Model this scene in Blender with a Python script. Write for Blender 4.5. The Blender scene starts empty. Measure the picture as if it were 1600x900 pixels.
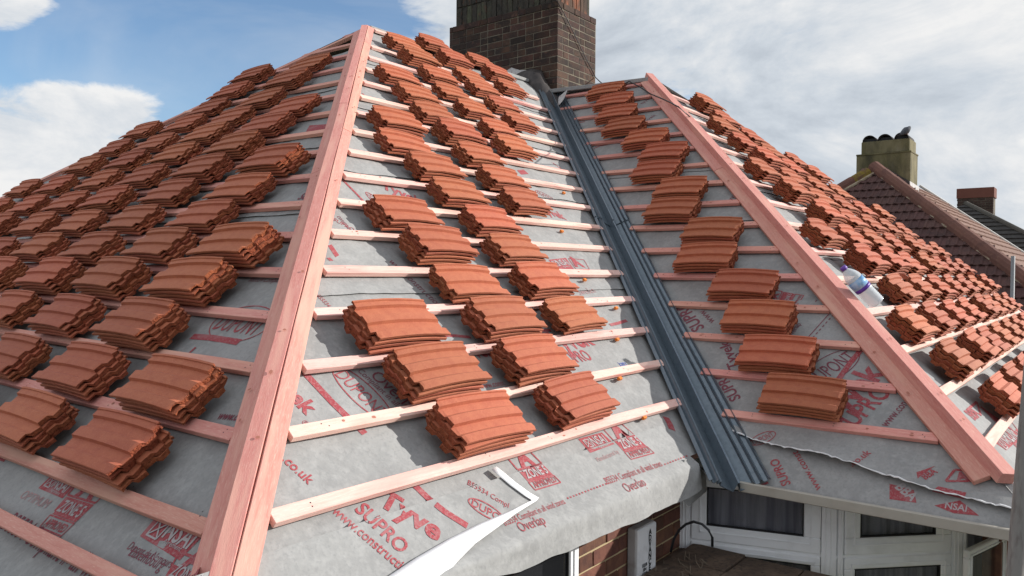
import bpy, bmesh, math, random
import numpy as np
from mathutils import Vector, Matrix, noise
random.seed(7)
C = bpy.context.scene.collection
PI = math.pi

# ------------------------------------------------------------------ camera
S = 0.27                                   # metres per layout unit (one batten gauge)
F_PX, YAW, PIT, ROL = 1210.4, 0.9079, -0.0182, 0.0075
CAM = np.array([-15.4593, -17.7867, -6.6025])
T = 0.81729; CC = 10.1846; DD = -4.7767    # roof pitch tangent, valley and right-hip offsets
OA, OB, OC = -2.692, -1.7602, -1.153
CP = 1/math.sqrt(1+T*T); SP = T*CP
fw = np.array([math.sin(YAW)*math.cos(PIT), math.cos(YAW)*math.cos(PIT), math.sin(PIT)])
rt = np.array([math.cos(YAW), -math.sin(YAW), 0.0]); up = np.cross(rt, fw)
RT = math.cos(ROL)*rt+math.sin(ROL)*up; UP = -math.sin(ROL)*rt+math.cos(ROL)*up
cam_d = bpy.data.cameras.new('camera'); cam = bpy.data.objects.new('camera', cam_d); C.objects.link(cam)
cam_d.sensor_width = 36; cam_d.lens = 36*F_PX/1600; cam_d.clip_start = 0.05; cam_d.clip_end = 20000
cam.matrix_world = Matrix(((RT[0], UP[0], -fw[0], CAM[0]*S), (RT[1], UP[1], -fw[1], CAM[1]*S), (RT[2], UP[2], -fw[2], CAM[2]*S), (0, 0, 0, 1)))
bpy.context.scene.camera = cam

# ------------------------------------------------------------------ light and sky
SUN_AZ, SUN_EL = math.radians(-46), math.radians(22.5)      # azimuth measured from +x towards +y
sd = Vector((math.cos(SUN_EL)*math.cos(SUN_AZ), math.cos(SUN_EL)*math.sin(SUN_AZ), math.sin(SUN_EL)))
sl = bpy.data.lights.new('sun', 'SUN'); sl.energy = 5.0; sl.angle = math.radians(0.5); sl.color = (1, 0.97, 0.915)
so = bpy.data.objects.new('sun', sl); C.objects.link(so); so.rotation_euler = sd.to_track_quat('Z', 'Y').to_euler()
vs = bpy.context.scene.view_settings
vs.view_transform = 'Standard'; vs.look = 'None'; vs.gamma = 1; vs.use_curve_mapping = False; vs.exposure = 0.11

def ray(u, v):
    return RT*((u-800)/F_PX)-UP*((v-450)/F_PX)+fw
def skydir(u, v):
    r = ray(u, v); return tuple(r/np.linalg.norm(r))

W = bpy.data.worlds.new('World'); bpy.context.scene.world = W; W.use_nodes = True
def build_world():
    nt = W.node_tree; nt.nodes.clear(); N = nt.nodes.new; L = nt.links.new
    out = N('ShaderNodeOutputWorld'); sky = N('ShaderNodeTexSky'); sky.sky_type = 'NISHITA'; sky.sun_disc = False
    sky.sun_elevation = SUN_EL; sky.sun_rotation = PI/2-SUN_AZ; sky.air_density = 1.0; sky.dust_density = 0.6; sky.ozone_density = 3.0
    b1 = N('ShaderNodeBackground'); b1.inputs[1].default_value = 0.15
    tint = N('ShaderNodeMix'); tint.data_type = 'RGBA'; tint.blend_type = 'MIX'
    L(sky.outputs[0], b1.inputs[0])
    tc = N('ShaderNodeTexCoord')
    def math_(op, a, b=None, clamp=False):
        m = N('ShaderNodeMath'); m.operation = op; m.use_clamp = clamp
        for i, x in enumerate((a, b)):
            if x is None: continue
            if isinstance(x, (int, float)): m.inputs[i].default_value = x
            else: L(x, m.inputs[i])
        return m.outputs[0]
    mp = N('ShaderNodeMapping'); mp.inputs['Scale'].default_value = (1, 1, 2.2); L(tc.outputs['Generated'], mp.inputs[0])
    def nz(scale, det, rough, off=0.0, dist=0.0):
        n = N('ShaderNodeTexNoise'); n.inputs['Scale'].default_value = scale; n.inputs['Detail'].default_value = det
        n.inputs['Roughness'].default_value = rough; n.inputs['Distortion'].default_value = dist
        m = N('ShaderNodeMapping'); m.inputs['Location'].default_value = (off, off*1.7, off*.3); L(mp.outputs[0], m.inputs[0]); L(m.outputs[0], n.inputs[0])
        return n.outputs[0]
    big = nz(2.6, 9, 0.58, 3.1, 0.25); fine = nz(9, 10, 0.62, 1.3, 0.3); wisp = nz(4.5, 8, 0.5, 7.7, 0.8)
    def blob(u, v, r0, r1, vz=1.0):
        d = N('ShaderNodeVectorMath'); d.operation = 'SUBTRACT'; L(tc.outputs['Generated'], d.inputs[0]); d.inputs[1].default_value = skydir(u, v)
        sc = N('ShaderNodeVectorMath'); sc.operation = 'MULTIPLY'; L(d.outputs[0], sc.inputs[0]); sc.inputs[1].default_value = (1, 1, vz)
        ln = N('ShaderNodeVectorMath'); ln.operation = 'LENGTH'; L(sc.outputs[0], ln.inputs[0])
        mr = N('ShaderNodeMapRange'); mr.interpolation_type = 'SMOOTHSTEP'; L(ln.outputs['Value'], mr.inputs[0])
        mr.inputs[1].default_value = r0; mr.inputs[2].default_value = r1; mr.inputs[3].default_value = 1; mr.inputs[4].default_value = 0
        return mr.outputs[0]
    # cloud cover: ragged broken cloud everywhere, thinner in the gap to the left
    gap = blob(370, 50, 0.06, 0.36, 1.0); right = blob(1250, 150, .10, .62, 1.0); topc = blob(820, -10, .03, .20, 1.3)
    cum = blob(180, 155, 0.01, 0.13, 2.6); cum2 = blob(10, 5, 0.0, 0.075, 1.2); gapl = blob(60, 85, .0, .13, 2.6); gap3 = blob(250, 40, .02, .16, 1.5); cum3 = blob(1590, 600, .05, .2, 2); low = blob(100, 250, .03, .24, 2.8)
    cov = math_('ADD', math_('MULTIPLY', math_('SUBTRACT', big, 0.5), 1.6), math_('MULTIPLY', math_('SUBTRACT', fine, 0.5), 1.9))
    cov = math_('ADD', cov, 0.62)
    cov = math_('SUBTRACT', cov, math_('MULTIPLY', gap, 0.95)); cov = math_('SUBTRACT', cov, math_('MULTIPLY', gapl, 0.55)); cov = math_('SUBTRACT', cov, math_('MULTIPLY', gap3, 0.45)); cov = math_('ADD', cov, math_('MULTIPLY', right, 0.42)); cov = math_('ADD', cov, math_('MULTIPLY', topc, 0.25))
    for b, k in ((cum, .85), (cum2, .70), (low, .62)): cov = math_('ADD', cov, math_('MULTIPLY', b, k))
    mr = N('ShaderNodeMapRange'); mr.interpolation_type = 'SMOOTHSTEP'; L(cov, mr.inputs[0]); mr.inputs[1].default_value = 0.22; mr.inputs[2].default_value = 0.66
    thin = math_('MULTIPLY', math_('SUBTRACT', wisp, 0.42), 1.0, True)
    mask = math_('MAXIMUM', mr.outputs[0], thin)
    # cloud tone: white tops, grey bellies
    tone = math_('ADD', math_('MULTIPLY', nz(3.4, 10, .62, 11.0, .4), 2.7), math_('MULTIPLY', fine, .9))
    tone = math_('SUBTRACT', tone, 1.12)
    grey = blob(1330, 175, 0.03, 0.30, 1.8); grey2 = blob(185, 175, .0, .09, 3.0)
    tone = math_('SUBTRACT', tone, math_('MULTIPLY', grey, 0.22)); tone = math_('SUBTRACT', tone, math_('MULTIPLY', grey2, 0.28))
    tone = math_('ADD', tone, math_('MULTIPLY', blob(145, 108, .0, .06, 2.0), .35))
    cr = N('ShaderNodeValToRGB'); cr.color_ramp.elements[0].position = 0.0; cr.color_ramp.elements[0].color = (0.47, 0.53, 0.61, 1)
    cr.color_ramp.elements[1].position = 1.0; cr.color_ramp.elements[1].color = (1.0, 1.0, 1.0, 1)
    e = cr.color_ramp.elements.new(.5); e.color = (0.70, 0.76, 0.83, 1)
    L(tone, cr.inputs[0])
    b2 = N('ShaderNodeBackground'); b2.inputs[1].default_value = 0.82; L(cr.outputs[0], b2.inputs[0])
    mx = N('ShaderNodeMixShader'); L(mask, mx.inputs[0]); L(b1.outputs[0], mx.inputs[1]); L(b2.outputs[0], mx.inputs[2]); L(mx.outputs[0], out.inputs[0])
build_world()

# ------------------------------------------------------------------ layout helpers
NRM = {'A': np.array([-SP, 0, CP]), 'B': np.array([0, -SP, CP]), 'C': np.array([-SP, 0, CP]), 'D': np.array([0, -SP, CP])}
KPL = {'A': 0.0, 'B': 0.0, 'C': -SP*CC, 'D': -SP*DD}
UPS = {'A': np.array([CP, 0, SP]), 'B': np.array([0, CP, SP]), 'C': np.array([CP, 0, SP]), 'D': np.array([0, CP, SP])}
def P(pl, s, a, h=0.0):                     # s = distance down the slope, a = distance along the battens
    if pl == 'A': x = -(s+OA)*CP; p = np.array([x, a, T*x])
    elif pl == 'B': y = -(s+OB)*CP; p = np.array([a, y, T*y])
    elif pl == 'C': x = -(s+OC)*CP; p = np.array([CC+x, a, T*x])
    else: y = -s*CP; p = np.array([a, DD+y, T*y])
    return p+NRM[pl]*h
def SA(pl, X):
    if pl == 'A': return -X[0]/CP-OA, X[1]
    if pl == 'B': return -X[1]/CP-OB, X[0]
    if pl == 'C': return (CC-X[0])/CP-OC, X[1]
    return (DD-X[1])/CP, X[0]
def hitp(n, k, u, v):
    n = np.array(n, float); r = ray(u, v); return CAM+r*((k-n@CAM)/(n@r))
def bp(pl, u, v, h=0.0): return hitp(NRM[pl], KPL[pl]+h, u, v)
def loc(pl, u, v, h=0.0): return SA(pl, bp(pl, u, v, h)-NRM[pl]*h)
def at_depth(u, v, dep): return CAM+ray(u, v)*dep
def proj(X):
    d = np.array(X)-CAM; z = d@fw; return 800+F_PX*(d@RT)/z, 450-F_PX*(d@UP)/z

# ------------------------------------------------------------------ object helpers
def mesh(name, vs_, fs, smooth=False):
    m = bpy.data.meshes.new(name); m.from_pydata([tuple(float(c)*S for c in v) for v in vs_], [], fs); m.validate(); m.update()
    if smooth: m.polygons.foreach_set('use_smooth', [True]*len(m.polygons))
    return m
def obj(name, me, mat, parent=None, mw=None):
    if mat is not None and len(me.materials) == 0: me.materials.append(mat)
    o = bpy.data.objects.new(name, me); C.objects.link(o)
    if mw is not None: o.matrix_world = mw
    if parent is not None:
        o.parent = parent; o.matrix_parent_inverse = Matrix.Translation(-parent.location) if parent.type == 'EMPTY' and parent.parent is None and parent.get('flat') else Matrix.Identity(4)
    return o
def tag(o, label, cat, group=None, kind=None):
    if label: o['label'] = label
    if cat: o['category'] = cat
    if group: o['group'] = group
    if kind: o['kind'] = kind
    return o
def thing(name, label, cat, loc_=(0, 0, 0), group=None):
    o = bpy.data.objects.new(name, None); C.objects.link(o); o.location = Vector([float(x)*S for x in loc_]); o.empty_display_size = .05
    o['flat'] = 1
    return tag(o, label, cat, group)
def frame(o, x, y, z):                      # matrix from unit origin and axes
    o = np.array(o, float)*S
    return Matrix(((x[0], y[0], z[0], o[0]), (x[1], y[1], z[1], o[1]), (x[2], y[2], z[2], o[2]), (0, 0, 0, 1)))
class MB:
    def __init__(s): s.v = []; s.f = []
    def hexa(s, p):                         # eight corners: bottom four, top four
        b = len(s.v); s.v += [tuple(q) for q in p]
        s.f += [tuple(b+i for i in f) for f in ((3, 2, 1, 0), (4, 5, 6, 7), (0, 1, 5, 4), (1, 2, 6, 5), (2, 3, 7, 6), (3, 0, 4, 7))]; return s
    def box(s, x0, x1, y0, y1, z0, z1):
        return s.hexa([(x0, y0, z0), (x1, y0, z0), (x1, y1, z0), (x0, y1, z0), (x0, y0, z1), (x1, y0, z1), (x1, y1, z1), (x0, y1, z1)])
    def fbox(s, o, X, Y, Z, x0, x1, y0, y1, z0, z1):
        o, X, Y, Z = (np.array(q, float) for q in (o, X, Y, Z))
        c = lambda a, b, d: o+X*a+Y*b+Z*d
        return s.hexa([c(x0, y0, z0), c(x1, y0, z0), c(x1, y1, z0), c(x0, y1, z0), c(x0, y0, z1), c(x1, y0, z1), c(x1, y1, z1), c(x0, y1, z1)])
    def grid(s, rows):
        b = len(s.v); n = len(rows[0])
        for r in rows: s.v += [tuple(q) for q in r]
        for i in range(len(rows)-1):
            for j in range(n-1): s.f.append((b+i*n+j, b+i*n+j+1, b+(i+1)*n+j+1, b+(i+1)*n+j))
        return s
    def tube(s, pts, r, k=8, cap=True):
        pts = [np.array(p, float) for p in pts]; rings = []
        rr = r if isinstance(r, (list, tuple)) else [r]*len(pts)
        ref = np.array([0.13, 0.31, 0.94])
        for i, p in enumerate(pts):
            d = pts[min(i+1, len(pts)-1)]-pts[max(i-1, 0)]; d = d/np.linalg.norm(d)
            a = np.cross(d, ref); a /= np.linalg.norm(a); b = np.cross(d, a)
            rings.append([p+rr[i]*(math.cos(2*PI*j/k)*a+math.sin(2*PI*j/k)*b) for j in range(k)])
        b0 = len(s.v)
        for r_ in rings: s.v += [tuple(q) for q in r_]
        for i in range(len(rings)-1):
            for j in range(k): s.f.append((b0+i*k+j, b0+i*k+(j+1) % k, b0+(i+1)*k+(j+1) % k, b0+(i+1)*k+j))
        if cap: s.f.append(tuple(b0+j for j in range(k))[::-1]); s.f.append(tuple(b0+(len(rings)-1)*k+j for j in range(k)))
        return s
    def build(s, name, mat, parent=None, smooth=False, bevel=0, mw=None):
        me = mesh(name, s.v, s.f, smooth)
        bm = bmesh.new(); bm.from_mesh(me)
        bmesh.ops.recalc_face_normals(bm, faces=bm.faces[:])
        if bevel: bmesh.ops.bevel(bm, geom=bm.edges[:], offset=bevel*S, segments=1, affect='EDGES', profile=.7)
        bm.to_mesh(me); bm.free()
        if smooth: me.polygons.foreach_set('use_smooth', [True]*len(me.polygons))
        return obj(name, me, mat, parent, mw)
def solid(rows, th, nrm):                   # a sheet with thickness
    m = MB(); nrm = np.array(nrm, float)
    top = [[np.array(p)+nrm*th for p in r] for r in rows]
    m.grid(rows); n0 = len(m.v); m.grid(top)
    R, Cn = len(rows), len(rows[0])
    idx = lambda i, j: i*Cn+j
    for j in range(Cn-1):
        for i in (0, R-1): m.f.append((idx(i, j), idx(i, j+1), n0+idx(i, j+1), n0+idx(i, j)))
    for i in range(R-1):
        for j in (0, Cn-1): m.f.append((idx(i, j), idx(i+1, j), n0+idx(i+1, j), n0+idx(i, j)))
    return m

# ------------------------------------------------------------------ materials
def material(name, base, rough=.8, metal=0, noise_=(), bump=None, rnd=0.0, hue=0.0, stretch=(1, 1, 1), coord='Object', spec=.35, trans=0, alpha=None):
    """noise_: list of (scale, detail, colour, low, high) layers mixed over the base"""
    m = bpy.data.materials.new(name); m.use_nodes = True; nt = m.node_tree; N = nt.nodes.new; L = nt.links.new
    b = nt.nodes['Principled BSDF']; b.inputs['Roughness'].default_value = rough; b.inputs['Metallic'].default_value = metal
    b.inputs['Specular IOR Level'].default_value = spec
    tc = N('ShaderNodeTexCoord'); mp = N('ShaderNodeMapping'); mp.inputs['Scale'].default_value = stretch
    L(tc.outputs[coord], mp.inputs[0])
    oi = N('ShaderNodeObjectInfo')
    sh = N('ShaderNodeVectorMath'); sh.operation = 'SCALE'; cb = N('ShaderNodeCombineXYZ')
    for i in range(3): L(oi.outputs['Random'], cb.inputs[i])
    L(cb.outputs[0], sh.inputs[0]); sh.inputs['Scale'].default_value = 37.0
    ad = N('ShaderNodeVectorMath'); ad.operation = 'ADD'; L(mp.outputs[0], ad.inputs[0]); L(sh.outputs[0], ad.inputs[1])
    vec = ad.outputs[0]
    rgb = N('ShaderNodeRGB'); rgb.outputs[0].default_value = (*base, 1); col = rgb.outputs[0]
    for (sc, det, c2, lo, hi) in noise_:
        n = N('ShaderNodeTexNoise'); n.inputs['Scale'].default_value = sc; n.inputs['Detail'].default_value = det; n.inputs['Roughness'].default_value = .6
        L(vec, n.inputs[0]); mr = N('ShaderNodeMapRange'); L(n.outputs[0], mr.inputs[0]); mr.inputs[1].default_value = lo; mr.inputs[2].default_value = hi
        mx = N('ShaderNodeMix'); mx.data_type = 'RGBA'; L(mr.outputs[0], mx.inputs[0]); L(col, mx.inputs[6]); mx.inputs[7].default_value = (*c2, 1); col = mx.outputs[2]
    if rnd or hue:
        hs = N('ShaderNodeHueSaturation'); L(col, hs.inputs['Color'])
        mr = N('ShaderNodeMapRange'); L(oi.outputs['Random'], mr.inputs[0]); mr.inputs[3].default_value = 1-rnd; mr.inputs[4].default_value = 1+rnd; L(mr.outputs[0], hs.inputs['Value'])
        if hue:
            m1 = N('ShaderNodeMath'); m1.operation = 'MULTIPLY'; L(oi.outputs['Random'], m1.inputs[0]); m1.inputs[1].default_value = 7.31
            m2 = N('ShaderNodeMath'); m2.operation = 'FRACT'; L(m1.outputs[0], m2.inputs[0])
            mr2 = N('ShaderNodeMapRange'); L(m2.outputs[0], mr2.inputs[0]); mr2.inputs[3].default_value = .5-hue; mr2.inputs[4].default_value = .5+hue; L(mr2.outputs[0], hs.inputs['Hue'])
        col = hs.outputs[0]
    L(col, b.inputs['Base Color'])
    if bump:
        n = N('ShaderNodeTexNoise'); n.inputs['Scale'].default_value = bump[0]; n.inputs['Detail'].default_value = 6; L(vec, n.inputs[0])
        bp_ = N('ShaderNodeBump'); bp_.inputs['Strength'].default_value = bump[1]; bp_.inputs['Distance'].default_value = bump[2]
        L(n.outputs[0], bp_.inputs['Height']); L(bp_.outputs[0], b.inputs['Normal'])
    if trans: b.inputs['Transmission Weight'].default_value = trans
    if alpha is not None: b.inputs['Alpha'].default_value = alpha
    return m
M = {}
M['tile'] = material('terracotta', (.43, .127, .060), .76, noise_=[(26, 6, (.37, .095, .047), .40, .74), (240, 4, (.54, .19, .105), .54, .78), (90, 4, (.31, .075, .037), .60, .80)], bump=(300, .5, .003), rnd=.13, hue=.005, spec=.5)
M['tile_raw_shade'] = material('raw_tile_body_shade', (.285, .078, .036), .95, noise_=[(70, 6, (.17, .045, .022), .40, .66), (240, 4, (.36, .12, .05), .56, .80)], bump=(150, 1.0, .010), rnd=.12, hue=.005, spec=.2)  # raw tile body, darkened to paint shade into ends and stack gaps
M['tile_chip'] = material('raw_orange_clay', (.62, .21, .05), .9, noise_=[(200, 4, (.42, .13, .04), .4, .7)], bump=(300, .6, .004))
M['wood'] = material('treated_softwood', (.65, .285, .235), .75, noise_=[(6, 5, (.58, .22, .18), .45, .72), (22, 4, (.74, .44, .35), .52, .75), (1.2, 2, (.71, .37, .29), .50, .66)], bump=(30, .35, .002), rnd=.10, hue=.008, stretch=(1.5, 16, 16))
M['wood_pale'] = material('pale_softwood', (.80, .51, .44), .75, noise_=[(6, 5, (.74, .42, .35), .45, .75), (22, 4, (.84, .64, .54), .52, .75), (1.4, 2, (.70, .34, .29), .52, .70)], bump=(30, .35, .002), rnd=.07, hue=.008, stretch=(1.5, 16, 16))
M['knot'] = material('wood_knot', (.42, .165, .115), .8)
M['nail'] = material('nail_head', (.06, .05, .05), .5, .6)
M['felt'] = material('grey_underlay', (.318, .314, .307), .85, noise_=[(2.5, 5, (.262, .259, .255), .38, .66), (9, 6, (.36, .356, .348), .50, .72), (30, 6, (.375, .37, .362), .48, .80), (80, 5, (.245, .244, .242), .5, .82)], bump=(20, .42, .010), spec=.3)
M['felt_white'] = material('underlay_white_back', (.86, .86, .87), .7, noise_=[(12, 4, (.78, .78, .80), .5, .8)])
M['print'] = material('red_print', (.33, .055, .066), .85, noise_=[(120, 4, (.38, .20, .20), .48, .72), (9, 4, (.37, .16, .165), .52, .75)])
M['print_dark'] = material('dark_print', (.20, .055, .075), .85, noise_=[(120, 4, (.30, .16, .17), .52, .75)])
M['print_pale'] = material('pale_print', (.40, .24, .24), .85)
M['valley'] = material('grey_metal_trough', (.18, .22, .255), .33, .55, noise_=[(4, 6, (.22, .255, .29), .48, .85), (40, 5, (.13, .16, .19), .45, .80)], bump=(60, .15, .001), spec=.5)
M['lead'] = material('dark_lead', (.050, .043, .042), .6, .1, noise_=[(14, 5, (.10, .085, .08), .45, .75)], bump=(25, .3, .006))
M['lead_pale'] = material('pale_lead', (.48, .46, .45), .6, .1, noise_=[(20, 5, (.30, .24, .22), .5, .7)], bump=(25, .3, .004))
M['ch_brick'] = material('sooty_brick', (.088, .044, .031), .92, noise_=[(3, 5, (.036, .025, .022), .38, .58), (12, 5, (.13, .070, .048), .56, .76), (40, 4, (.14, .095, .07), .60, .8)], bump=(90, .7, .006), rnd=.30, hue=.012)
M['ch_mortar'] = material('weathered_mortar', (.21, .18, .135), .95, noise_=[(3, 5, (.075, .062, .052), .40, .62)], bump=(60, .5, .006))
M['moss'] = material('mossy_render', (.055, .048, .040), .95, noise_=[(5, 6, (.095, .098, .062), .50, .70), (9, 5, (.15, .065, .04), .58, .72), (14, 5, (.025, .024, .022), .5, .7)], bump=(35, .9, .02), stretch=(1, 1, .45))
M['wall_brick'] = material('red_brown_brick', (.17, .075, .047), .9, noise_=[(14, 5, (.10, .045, .035), .4, .66)], bump=(90, .6, .004), rnd=.25, hue=.01)
M['wall_mortar'] = material('buff_mortar', (.46, .36, .21), .95, bump=(70, .5, .004))
M['upvc'] = material('white_plastic', (.88, .88, .89), .35, noise_=[(6, 4, (.70, .70, .70), .5, .8)], spec=.5)
M['fascia'] = material('cream_fascia', (.43, .40, .345), .5, noise_=[(8, 4, (.36, .325, .275), .45, .75)])
M['gasket'] = material('black_gasket', (.02, .02, .022), .6)
M['glass'] = material('window_glass', (.03, .032, .036), .03, 0, spec=.8, alpha=.26)
M['curtain'] = material('grey_net_curtain', (.62, .62, .68), .9, noise_=[(5, 3, (.36, .36, .43), .40, .62)], stretch=(5, 5, .25))
M['room'] = material('dark_room', (.02, .02, .025), .9)
M['slab'] = material('dark_felt_tile', (.10, .068, .050), .9, noise_=[(9, 6, (.17, .115, .08), .45, .7), (50, 4, (.045, .035, .03), .5, .75)], bump=(45, .6, .008), rnd=.15)
M['alarm'] = material('white_alarm_case', (.88, .88, .89), .45, noise_=[(9, 4, (.66, .66, .66), .5, .8)])
M['alarm_side'] = material('grey_alarm_side', (.46, .44, .43), .6, noise_=[(12, 5, (.26, .21, .18), .5, .75)])
M['ink'] = material('black_ink', (.02, .02, .025), .7)
M['alarm_red'] = material('dark_red_base', (.18, .02, .03), .5)
M['cable'] = material('black_cable', (.018, .018, .02), .5)
M['steel'] = material('galvanised_steel', (.24, .25, .26), .6, .3, noise_=[(18, 5, (.26, .25, .24), .45, .7)], bump=(60, .2, .002))
M['pole_old'] = material('weathered_pole', (.20, .185, .17), .7, .2, noise_=[(7, 6, (.30, .27, .24), .45, .7), (30, 5, (.12, .10, .09), .5, .75)], bump=(40, .3, .003), stretch=(3, 3, .6))
M['n_tile'] = material('brown_roof_tile', (.098, .047, .042), .85, noise_=[(6, 5, (.068, .037, .034), .4, .7), (40, 4, (.16, .085, .06), .55, .8)], bump=(60, .4, .006), rnd=.18, hue=.006)
M['n_tile_lit'] = material('brown_roof_tile_lit', (.23, .135, .10), .85, noise_=[(2, 5, (.19, .10, .08), .4, .7), (40, 4, (.27, .18, .14), .55, .8)], bump=(50, .4, .006), rnd=.05)  # paler copy of the brown tile; sunlight on the right pitch painted in
M['n_ridge'] = material('brown_ridge_tile', (.17, .075, .055), .85, noise_=[(3, 6, (.11, .05, .04), .4, .7), (25, 4, (.22, .12, .08), .55, .8)], bump=(40, .3, .006), rnd=.05)
M['lichen'] = material('yellow_lichen_cap', (.20, .14, .025), .95, noise_=[(7, 5, (.13, .07, .045), .45, .62)], bump=(40, .6, .008))
M['render'] = material('stained_render', (.25, .215, .13), .95, noise_=[(1.4, 6, (.125, .11, .05), .34, .60), (4, 6, (.065, .058, .038), .46, .70), (1.0, 4, (.38, .33, .23), .56, .72)], bump=(20, .5, .02), stretch=(1, 1, .35))
M['pot'] = material('black_chimney_pot', (.030, .026, .025), .85, noise_=[(10, 5, (.06, .05, .045), .5, .7)])
M['mortar_pale'] = material('pale_bedding_mortar', (.38, .31, .22), .95, noise_=[(8, 5, (.22, .15, .11), .4, .65)], bump=(30, .6, .01))
M['slate'] = material('dark_slate', (.050, .046, .042), .8, noise_=[(8, 5, (.035, .030, .027), .4, .7), (18, 4, (.085, .075, .065), .55, .75)], bump=(30, .5, .008))
M['far_brick'] = material('far_brick', (.085, .050, .040), .95, noise_=[(12, 4, (.05, .035, .03), .4, .7)], rnd=.25)
M['far_cap'] = material('red_brick_cap', (.17, .065, .048), .9, noise_=[(8, 4, (.18, .07, .05), .4, .7)])
M['pet'] = material('clear_plastic', (.80, .84, .87), .12, spec=.6, alpha=.62)
M['label_blue'] = material('pale_blue_label', (.20, .42, .70), .4, noise_=[(14, 3, (.50, .62, .78), .45, .65)])
M['label_purple'] = material('purple_band', (.11, .035, .32), .4)
M['cap_purple'] = material('purple_cap', (.16, .07, .40), .4)
M['grass'] = material('ground', (.07, .085, .04), .95, noise_=[(.25, 5, (.09, .075, .05), .4, .7)])
M['pigeon'] = material('grey_feathers', (.075, .08, .095), .8, noise_=[(25, 4, (.13, .135, .15), .45, .7)])
M['orange'] = material('orange_packer', (.70, .20, .03), .6)
M['blue_print'] = material('blue_print', (.05, .09, .35), .7)
M['brick_far_wall'] = material('house_wall_brick', (.20, .10, .07), .9, noise_=[(20, 4, (.13, .06, .05), .4, .7)])
M['foil_white'] = material('white_bag', (.80, .80, .80), .5)

M['twig'] = material('dry_twigs', (.17, .13, .095), .9)
M['ch_orange'] = material('orange_stained_brick', (.10, .062, .045), .95, noise_=[(7, 5, (.30, .10, .05), .52, .66), (9, 5, (.04, .035, .03), .48, .7)], bump=(50, .8, .012), stretch=(1, 1, .3))
M['mortar_pale2'] = material('white_verge', (.62, .60, .57), .8, noise_=[(4, 4, (.45, .42, .38), .5, .75)])
M['slate_lit'] = material('dark_slate_lit', (.105, .095, .08), .85, noise_=[(6, 5, (.075, .068, .056), .4, .7)], bump=(30, .5, .008))  # lighter slate copy: sunlight on right pitch and ridges put into the colour

# ------------------------------------------------------------------ ground and house walls
MB().box(-4000, 4000, -4000, 4000, -28.3, -28).build('ground', M['grass'])['kind'] = 'structure'

def rip(pl, s, a, amp=1.0):
    v = noise.noise(Vector((a*.55+{'A': 0, 'B': 20, 'C': 40, 'D': 60}[pl], s*.8, 3.3)))*.030
    v += noise.noise(Vector((a*2.3, s*1.1, 9.1)))*.014 + noise.noise(Vector((a*1.2+s*2.2, s*.7-a, 1.7)))*.016 + abs(noise.noise(Vector((a*1.7-s*.8, s*2.1+a*.6, 5.7))))*-.022
    v -= .016*(.5-.5*math.cos(2*PI*(a+.15*noise.noise(Vector((s*.6, a*.2, 4))))/1.45))*(.6+.8*noise.noise(Vector((a*.4, s*.5, 6.1))))
    return v*amp
HU = -.105                                   # underlay level below the batten tops
def hu(pl, s, a): return HU+rip(pl, s, a)

def lims(pl, s):
    if pl == 'A': x = -(s+OA)*CP; return x, 5.66-1.58*x
    if pl == 'B': y = -(s+OB)*CP; return y, CC+y
    if pl == 'C': x = CC-(s+OC)*CP; return x-CC+DD, x-CC
    y = DD-s*CP; k = -3.66-y; return y+CC-DD, 11.3+1.15*max(k, 0)
roof = thing('roof', 'hipped house roof stripped to grey underlay and pink battens, with metal valley', 'roof', (0, 0, -3))
SHEETS = {}
def sheet(pl, s0, s1, lift=0.02, nx=110, base=0.0, ends=None, name='underlay_sheet'):
    rows = []
    n = max(3, int((s1-s0)/.15))
    for i in range(n+1):
        s = s0+(s1-s0)*i/n
        a0, a1 = lims(pl, s)
        if ends: a0, a1 = max(a0, ends[0]), min(a1, ends[1])
        r = []
        for j in range(nx+1):
            a = a0+(a1-a0)*j/nx
            e = min((a-a0), (a1-a))
            li = lift*(max(0, 1-(s1-s)/.5))**2*(1+.8*noise.noise(Vector((a*1.3, s1, 2.2))))
            r.append(P(pl, s, a, HU+base+rip(pl, s, a)*min(1, e/.3+.05)+li))
        rows.append(r)
    m = MB().grid(rows)
    o = m.build(name, M['felt'], roof, smooth=True)
    SHEETS.setdefault(pl, []).append((s0, s1, o)); return o
for pl, cuts in (('A', (2.0, 5.2, 8.6, 11.3, 14.05, 19.5)), ('B', (-.9, 2.4, 5.6, 8.75, 12.6, 17.15)), ('C', (-.55, 3.2, 6.6, 9.2, 12.55)), ('D', (-1.6, 3.2, 6.5, 9.6, 12.6, 17.6))):
    for i in range(len(cuts)-1):
        sheet(pl, cuts[i]-(.25 if i else 0), cuts[i+1], base=-.006*i)
# the sides of the roof that face away
ap1 = np.array([2.0, 2.0, T*2.0]); q1 = np.array([11.3, -3.66, .95])
MB().grid([[ap1, ap1+np.array([14, 0, 0])], [ap1+np.array([-13.8, 21.8, -11.3]), ap1+np.array([14, 21.8, -11.3])]]).build('rear_underlay', M['felt'], roof)
MB().grid([[q1, q1+np.array([0, 6, .25])], [q1+np.array([15, -13, -13*T]), q1+np.array([15, 6, -13*T])]]).build('rear_underlay', M['felt'], roof)

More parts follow.
